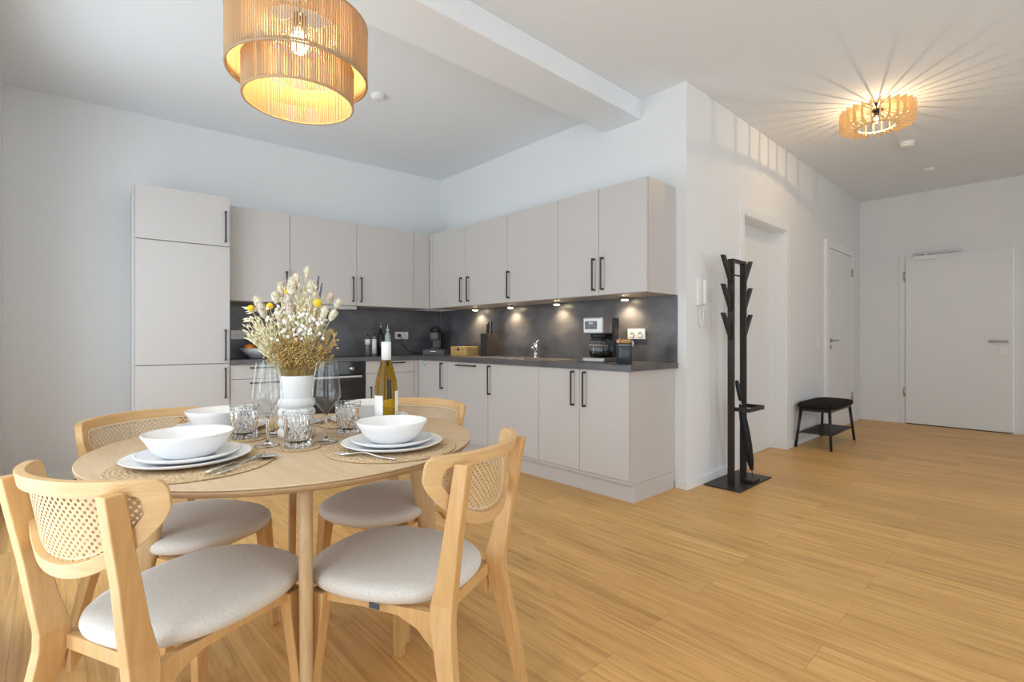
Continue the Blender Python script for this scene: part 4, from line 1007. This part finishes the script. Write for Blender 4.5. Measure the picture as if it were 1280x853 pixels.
# uncountable fine material
def sprays():
    st = MB(); fl = MB()
    for (lc, zc, sl, sz, nn) in ((-.055, 1.150, .030, .030, 30), (.035, 1.125, .045, .035, 62), (.075, 1.145, .028, .022, 30), (-.020, 1.095, .040, .020, 18), (.02, 1.165, .05, .02, 22), (-.05, 1.18, .02, .02, 12), (.03, 1.10, .05, .02, 30)):
        for k in range(nn):
            l = random.gauss(lc, sl*.75); z = random.gauss(zc, sz*.6); d = random.uniform(-.075, .03)
            p = bpos(l, d, z)
            q = bpos(l*.8+random.uniform(-.01, .01), d*.8, z-random.uniform(.03, .06))
            st.tube([q, (p+q)/2+LAT*random.uniform(-.004, .004), p], [0.0006, .0005, .0004], 3)
            for j in range(5):
                a = j*1.2566; fl.ball(p+LAT*0.0030*math.cos(a)+Vector((0, 0, .0030*math.sin(a)))+DEP*random.uniform(-.001, .001), random.uniform(.0022, .0037), 5, 4)
    for k in range(26):
        l = random.uniform(-.08, .11); st.tube(stem_pts(l, random.uniform(-.07, .03), random.uniform(1.08, 1.15), random.uniform(-.01, .01)), 0.0006, 3)
    return st, fl
st_, fl_ = sprays()
def stuff(name, label):
    o = thing(name, label, 'dried flowers', (0, 0, 0)); o['kind'] = 'stuff'; return o
gp = stuff('gypsophila_sprays', 'cloud of tiny white dried florets in the middle of the bouquet')
st_.build('stems', M['stem'], gp); fl_.build('florets', M['gyp'], gp)
fx = stuff('golden_flax', 'dense golden brown dried flax low in the bouquet')
a_ = MB(); b_ = MB()
for k in range(300):
    l = random.gauss(0.012, .062); l = max(-.085, min(.135, l)); z = random.uniform(1.00, 1.105)-abs(l)*.12; d = random.uniform(-.07, .05)
    pts = stem_pts(l*.86, d, z, random.uniform(-.012, .012)); a_.tube(pts, 0.0008, 3)
    e = pts[-1]
    for j in range(9):
        t = random.uniform(0, 1); pp = pts[4]+(e-pts[4])*t; q = pp+LAT*random.uniform(-.013, .013)+DEP*random.uniform(-.01, .01)+Vector((0, 0, random.uniform(0, .016)))
        a_.tube([pp, q], .0005, 3); b_.ball(q, random.uniform(.0022, .0038), 5, 4)
for k in range(6):   # looping stalks on the right
    b0 = k*.004; a_.tube([bpos(.09+b0*.5, -.02+b0, 1.02), bpos(.125+b0, -.02, 1.07), bpos(.150-b0, -.02, 1.105), bpos(.140-b0, -.02, 1.118), bpos(.125-b0, -.02, 1.10), bpos(.112, -.02, 1.06)], .0011, 4)
    for j in range(8): b_.ball(bpos(.118+.03*math.cos(j)+b0*.3, -.02, 1.08+.028*math.sin(j*.8)), .0026, 5, 4)
a_.build('stems', M['flax'], fx); b_.build('seed_heads', M['flax'], fx)
pg_ = stuff('pale_dried_grass', 'pale straw-coloured grasses filling the left side and middle')
a_ = MB(); b_ = MB()
for k in range(270):
    if k < 110: l = random.uniform(-.155, -.060); z = 1.165-(l+.155)*.2-random.uniform(0, .09)
    else: l = random.uniform(-.06, .10); z = random.gauss(1.20, .045)-abs(l-.02)*.35
    d = random.uniform(-.06, .04); pts = stem_pts(l, d, z, random.uniform(-.006, .006)); a_.tube(pts, 0.0010 if k < 110 else .0008, 3)
    for j in range(10):
        t = random.uniform(.25, 1); i0 = int(t*6.99); pp = pts[i0]+(pts[i0+1]-pts[i0])*(t*7-i0)
        dv = (pts[-1]-pts[-2]).normalized(); q = pp+dv*.017+LAT*random.uniform(-.010, .010)+DEP*random.uniform(-.008, .008)
        b_.tube([pp, (pp+q)/2, q], [.0006, .0029, .0003], 4)
a_.build('stems', M['pale'], pg_); b_.build('husks', M['pale'], pg_)

# wine bottle
wb = thing('wine_bottle', 'olive green wine bottle with white cap and label', 'bottle', (-2.561, -3.419+0.13, TZ))
wb.location = (-2.4900, -3.2915, TZ)
MB().lathe([(0, 0.004), (0.030, 0.002), (0.0365, 0.004), (0.0390, 0.010), (0.0392, 0.150), (0.0385, 0.175), (0.0340, 0.205), (0.0250, 0.240), (0.0165, 0.270), (0.0145, 0.290), (0.0142, 0.318), (0, 0.318)], 48).build('glass_body', M['winebottle'], wb)
MB().lathe([(0.0150, 0.268), (0.0165, 0.268), (0.0166, 0.331), (0.0150, 0.3335), (0, 0.3335), (0, 0.319), (0.0150, 0.3185)], 32).build('cap', M['white'], wb)
MB().lathe([(0.0395, 0.045), (0.0399, 0.045), (0.0399, 0.150), (0.0395, 0.150)], 40, a0=math.radians(165), a1=math.radians(395)-math.radians(170)).build('paper_label', M['white'], wb)
MB().lathe([(0.0395, 0.045), (0.0399, 0.045), (0.0399, 0.164), (0.0395, 0.164)], 40, a0=math.radians(-70), a1=math.radians(0)).build('paper_label', M['white'], wb)

# ------------------------------------------------------------------ lamps
pd = thing('pendant_lamp', 'two-tier pendant lamp of warm paper cords above the table', 'lamp', (TC[0], TC[1], 0))
def drum(r, z0, z1, name, pitch=0.0078):
    mb = MB(); n = int(2*PI*r/pitch)
    for i in range(n):
        a = 2*PI*i/n; w_ = random.uniform(0.0026, 0.0033)
        for lay in (0,):
            rr = r+random.uniform(-.0008, .0008); x, y = rr*math.cos(a), rr*math.sin(a)
            mb.tube([(x, y, z0), (x, y, (z0+z1)/2), (x, y, z1)], w_, 5, cap=False)
    o = mb.build(name, M['cord'], pd)
    for z in (z0, z1):
        pts = [(r*math.cos(2*PI*k/72), r*math.sin(2*PI*k/72), z) for k in range(73)]
        MB().tube(pts, 0.0042, 8, cap=False).build('ring', M['cord'], o)
    return o
drum(0.224, 1.986, 2.175, 'outer_shade'); drum(0.176, 1.900, 2.022, 'inner_shade'); drum(0.130, 2.155, 2.235, 'top_shade')
fm = MB()
for k in range(3):
    a = k*PI*2/3+0.3
    for z, r in ((2.175, 0.224), (2.022, 0.176)): fm.tube([(0, 0, 2.19), (r*math.cos(a), r*math.sin(a), z)], 0.0018, 6)
    fm.tube([(0.13*math.cos(a), 0.13*math.sin(a), 2.155), (0.224*math.cos(a), 0.224*math.sin(a), 2.175)], 0.0018, 6)
fm.build('wire_frame', M['stem'], pd)
MB().lathe([(0, 2.15), (0.020, 2.15), (0.022, 2.155), (0.022, 2.20), (0.008, 2.21), (0, 2.21)], 20).build('bulb_holder', M['black'], pd)
MB().tube([(0, 0, 2.21), (0, 0, H-0.03)], 0.0035, 8).build('cable', M['black'], pd)
MB().lathe([(0, H-0.035), (0.05, H-0.035), (0.055, H-0.03), (0.055, H-0.001), (0, H-0.001)], 24).build('ceiling_rose', M['black'], pd)
MB().ball((0, 0, 2.105), (0.030, 0.030, 0.040), 20, 12).build('bulb', M['bulb'], pd)
def point(name, loc, e, col, r):
    l = bpy.data.lights.new(name, 'POINT'); l.energy = e; l.color = col; l.shadow_soft_size = r
    o = bpy.data.objects.new(name, l); C.objects.link(o); o.location = loc; return o

HLX, HLY = 1.455, -3.915
hl = thing('ceiling_lamp', 'round ceiling lamp of radial birch slats in the hall', 'lamp', (HLX, HLY, 0))
NS = 26
for k in range(NS):
    a = 2*PI*k/NS+0.05
    # radial fin: slim outer blade, arm to the hub on top, foot to the ring below
    poly = [(0.035, 2.906), (0.250, 2.906), (0.250, 2.780), (0.246, 2.764), (0.236, 2.755), (0.150, 2.752), (0.128, 2.752), (0.128, 2.762), (0.185, 2.765), (0.214, 2.778), (0.226, 2.805), (0.226, 2.850), (0.218, 2.876), (0.195, 2.889), (0.035, 2.894)]
    mb = MB().prism(poly, -0.0042, 0.0042, Matrix.Rotation(a, 4, 'Z'), axis='y'); mb.build('slat', M['birch'], hl)
MB().lathe([(0.118, 2.758), (0.150, 2.758), (0.150, 2.765), (0.118, 2.765), (0.118, 2.758)], 56).build('bottom_ring', M['hallring'], hl)
MB().lathe([(0.026, 2.888), (0.042, 2.888), (0.042, 2.908), (0.026, 2.908), (0.026, 2.888)], 32).build('hub', M['black'], hl)
MB().lathe([(0, 2.905), (0.05, 2.905), (0.05, H-0.001), (0, H-0.001)], 24).build('ceiling_rose', M['black'], hl)
MB().lathe([(0, 2.845), (0.018, 2.845), (0.020, 2.85), (0.020, 2.893), (0, 2.893)], 20).build('bulb_holder', M['black'], hl)
bo_ = MB().ball((0, 0, 2.812), (0.032, 0.032, 0.036), 20, 12).build('bulb', M['thin'], hl)
fil = MB(); fil.ball((0, 0, 2.815), (0.018, 0.018, 0.018), 14, 10)
fil.build('filament', M['bulb_hall'], bo_)
hp = bpy.data.lights.new('hall_filament_light', 'POINT'); hp.energy = 7.5; hp.color = (1.0, 0.70, 0.40); hp.shadow_soft_size = 0.003
ho = bpy.data.objects.new('hall_filament_light', hp); C.objects.link(ho); ho.location = (HLX, HLY, 2.786)

def ceiling_disc(name, label, cat, x, y, r, h):
    o = thing(name, label, cat, (x, y, H))
    MB().lathe([(0, -0.0005), (r, -0.0005), (r, -h*.45), (r*.92, -h*.55), (0, -h*.55)], 36).build('base', M['white'], o)
    MB().lathe([(0, -h*.56), (r*.88, -h*.56), (r*.86, -h*.85), (r*.7, -h), (0, -h)], 36).build('cover', M['white'], o)
    return o
ceiling_disc('smoke_detector', 'white smoke detector on the hall ceiling beside the lamp', 'smoke detector', 2.57, -3.93, 0.062, 0.045)
ceiling_disc('ceiling_sensor', 'small flat white sensor on the hall ceiling near the entrance door', 'sensor', 3.67, -3.94, 0.055, 0.022)
ceiling_disc('smoke_detector', 'white smoke detector on the kitchen ceiling beside the pendant', 'smoke detector', -1.53, -1.395, 0.052, 0.035)

# ------------------------------------------------------------------ coat stand, umbrella, bench, intercom, switch
cs = thing('coat_stand', 'dark metal coat stand with angled branches on a square base plate', 'coat stand', (0.49, -3.235, 0))
MB().box(-0.285, 0.285, -0.140, 0.125, 0, 0.010, 0.002).build('base_plate', M['standmetal'], cs)
PX = (-0.110, 0.105)
for x in PX: MB().box(x-0.013, x+0.013, -0.022, 0.022, 0.010, 1.660, 0.001).build('post', M['standmetal'], cs)
MB().box(PX[0]-0.013, PX[1]+0.013, -0.022, 0.022, 1.660, 1.680, 0.001).build('top_bar', M['standmetal'], cs)
MB().tube([(PX[0]+0.013, 0, 1.565), (PX[1]-0.013, 0, 1.565)], 0.006, 8).build('hanger_rod', M['standmetal'], cs)
for k, z in enumerate((1.500, 1.290, 1.080)):
    for s, x in ((-1, PX[0]-0.013), (1, PX[1]+0.013)):
        poly = [(x, z-0.01), (x, z+0.060), (x+s*0.100, z+0.195), (x+s*0.142, z+0.195)]
        MB().prism(poly, -0.011, 0.011, axis='y').build('branch', M['standmetal'], cs)
rg = MB(); zr = 0.545; rg.box(PX[0]+.013, PX[1]+.075, -0.128, -0.122, zr, zr+0.030); rg.box(PX[1]+.069, PX[1]+.075, -0.122, 0.0, zr, zr+0.030); rg.box(PX[0]+.013, PX[0]+.019, -0.122, -0.0, zr, zr+.030); rg.box(PX[1]+.013, PX[1]+.075, -0.006, 0.0, zr, zr+.030)
rg.build('umbrella_ring', M['standmetal'], cs)
MB().box(-0.02, 0.10, -0.125, -0.03, 0.0102, 0.030, 0.003).build('drip_tray', M['standmetal'], cs)
um = thing('umbrella', 'folded black umbrella leaning in the coat stand', 'umbrella', (0.575, -3.300, 0.0305), -0.33)
MB().tube([(0.02, 0, 0.0), (0.0, 0, 0.10), (-0.095, 0.0, 0.52), (-0.118, 0, 0.62)], [0.003, 0.004, 0.004, 0.004], 8).build('shaft', M['nickel'], um)
cp_ = MB(); pts = [(0.009, 0, 0.05), (-0.006, 0, 0.12), (-0.032, 0, 0.24), (-0.064, 0, 0.38), (-0.095, 0, 0.52), (-0.104, 0, 0.56)]
vs = []; rr_ = [0.010, 0.020, 0.027, 0.028, 0.020, 0.010]; seg = 24
for i, p in enumerate(pts):
    for k in range(seg):
        a = 2*PI*k/seg; r_ = rr_[i]*(1+0.22*math.cos(8*a+i*.35)); vs.append((p[0]+r_*math.cos(a), p[1]+r_*math.sin(a), p[2]))
cp_.add(vs, [(i*seg+k, i*seg+(k+1) % seg, (i+1)*seg+(k+1) % seg, (i+1)*seg+k) for i in range(len(pts)-1) for k in range(seg)], True)
cp_.build('canopy', mat('black_nylon', (0.012, 0.012, 0.015), 0.6), um)
MB().tube([(-0.111, 0, 0.59), (-0.122, 0, 0.64), (-0.139, 0, 0.71), (-0.146, 0, 0.74)], [0.012, 0.016, 0.017, 0.012], 12).build('handle', M['blackplastic'], um)

bn = thing('bench', 'small black upholstered bench with a lower shelf', 'bench', (2.56, -3.262, 0))
sm_ = MB(); vs = []; seg = 56; rows = []
for k, z in ((0.0, 0.392), (0.93, 0.392), (0.985, 0.400), (1.0, 0.413), (0.985, 0.428), (0.94, 0.438), (0.75, 0.445), (0.4, 0.449), (0.0, 0.450)):
    row = []
    for i in range(seg):
        a = 2*PI*i/seg; ca, sa = math.cos(a), math.sin(a); kk = max(k, .001)
        row.append(len(vs)); vs.append((0.435*kk*math.copysign(abs(ca)**.42, ca), 0.178*kk*math.copysign(abs(sa)**.5, sa), z))
    rows.append(row)
sm_.add(vs, [(rows[j][i], rows[j][(i+1) % seg], rows[j+1][(i+1) % seg], rows[j+1][i]) for j in range(len(rows)-1) for i in range(seg)], True)
cush = sm_.build('cushion', M['velvet'], bn)
for x in (-0.2, 0, 0.2):
    for y in (-0.06, 0.06): MB().ball((x, y, 0.449), (0.009, 0.009, 0.004), 10, 6).build('tuft_button', M['velvet'], cush)
fr = MB(); fr.box(-0.36, 0.36, -0.140, -0.120, 0.362, 0.391, 0.002); fr.box(-0.36, 0.36, 0.120, 0.140, 0.362, 0.391, 0.002); fr.box(-0.36, -0.34, -0.120, 0.120, 0.362, 0.391, 0.002); fr.box(0.34, 0.36, -0.120, 0.120, 0.362, 0.391, 0.002)
fr.build('seat_frame', M['darkmetal'], bn)
for sx in (-1, 1):
    for sy in (-1, 1): MB().tube([(sx*0.345, sy*0.125, 0.390), (sx*0.410, sy*0.155, 0.0)], [0.015, 0.0125], 12).build('leg', M['darkmetal'], bn)
sh = MB(); sh.tube([(-0.385, -0.138, 0.14), (0.385, -0.138, 0.14)], 0.007, 8); sh.tube([(-0.385, 0.138, 0.14), (0.385, 0.138, 0.14)], 0.007, 8)
for k in range(12): sh.box(-0.375+k*0.0655, -0.345+k*0.0655, -0.138, 0.138, 0.142, 0.149, 0.002)
sh.build('shelf', M['darkmetal'], bn)

ic = thing('intercom', 'white intercom handset hanging on the wall left of the coat stand', 'intercom', (0.185, -3.081, 1.33))
MB().box(-0.050, -0.002, -0.026, 0, 0.0, 0.200, 0.004).build('wall_unit', M['white'], ic)
hs = MB(); hs.box(0.008, 0.046, -0.045, -0.012, 0.010, 0.190, 0.012); hs.build('handset', M['white'], ic)
MB().box(0.000, 0.052, -0.011, 0, 0.0, 0.195, 0.003).build('cradle', M['white'], ic)
MB().tube([(-0.012, -0.015, 0.002), (-0.014, -0.016, -0.08), (-0.008, -0.016, -0.140), (0.006, -0.018, -0.157), (0.020, -0.020, -0.140), (0.028, -0.022, -0.06), (0.028, -0.025, 0.014)], 0.0038, 8).build('cord', M['white'], ic)
sw = thing('light_switch', 'white light switch beside the inner hall door', 'switch', (2.93, -3.081, 1.055))
MB().box(-0.040, 0.040, -0.010, 0, -0.075, 0.075, 0.003).build('frame', M['white'], sw)
for z in (-0.036, 0.036): MB().box(-0.027, 0.027, -0.014, -0.010, z-0.027, z+0.027, 0.002).build('rocker', M['white'], sw)
cb_ = MB()
for k in range(3):
    pts = [(0.05*math.cos(t)*(1+.1*k), 0.035*math.sin(t), 0.006+0.007*k) for t in [i*2*PI/24 for i in range(25)]]; cb_.tube(pts, 0.005, 6, cap=False)
tag(cb_.build('cable_coil', M['black'], None, loc=(-3.17, 0.12, 0)), 'small coil of black cable on the floor by the back wall, left of the table', 'cable')
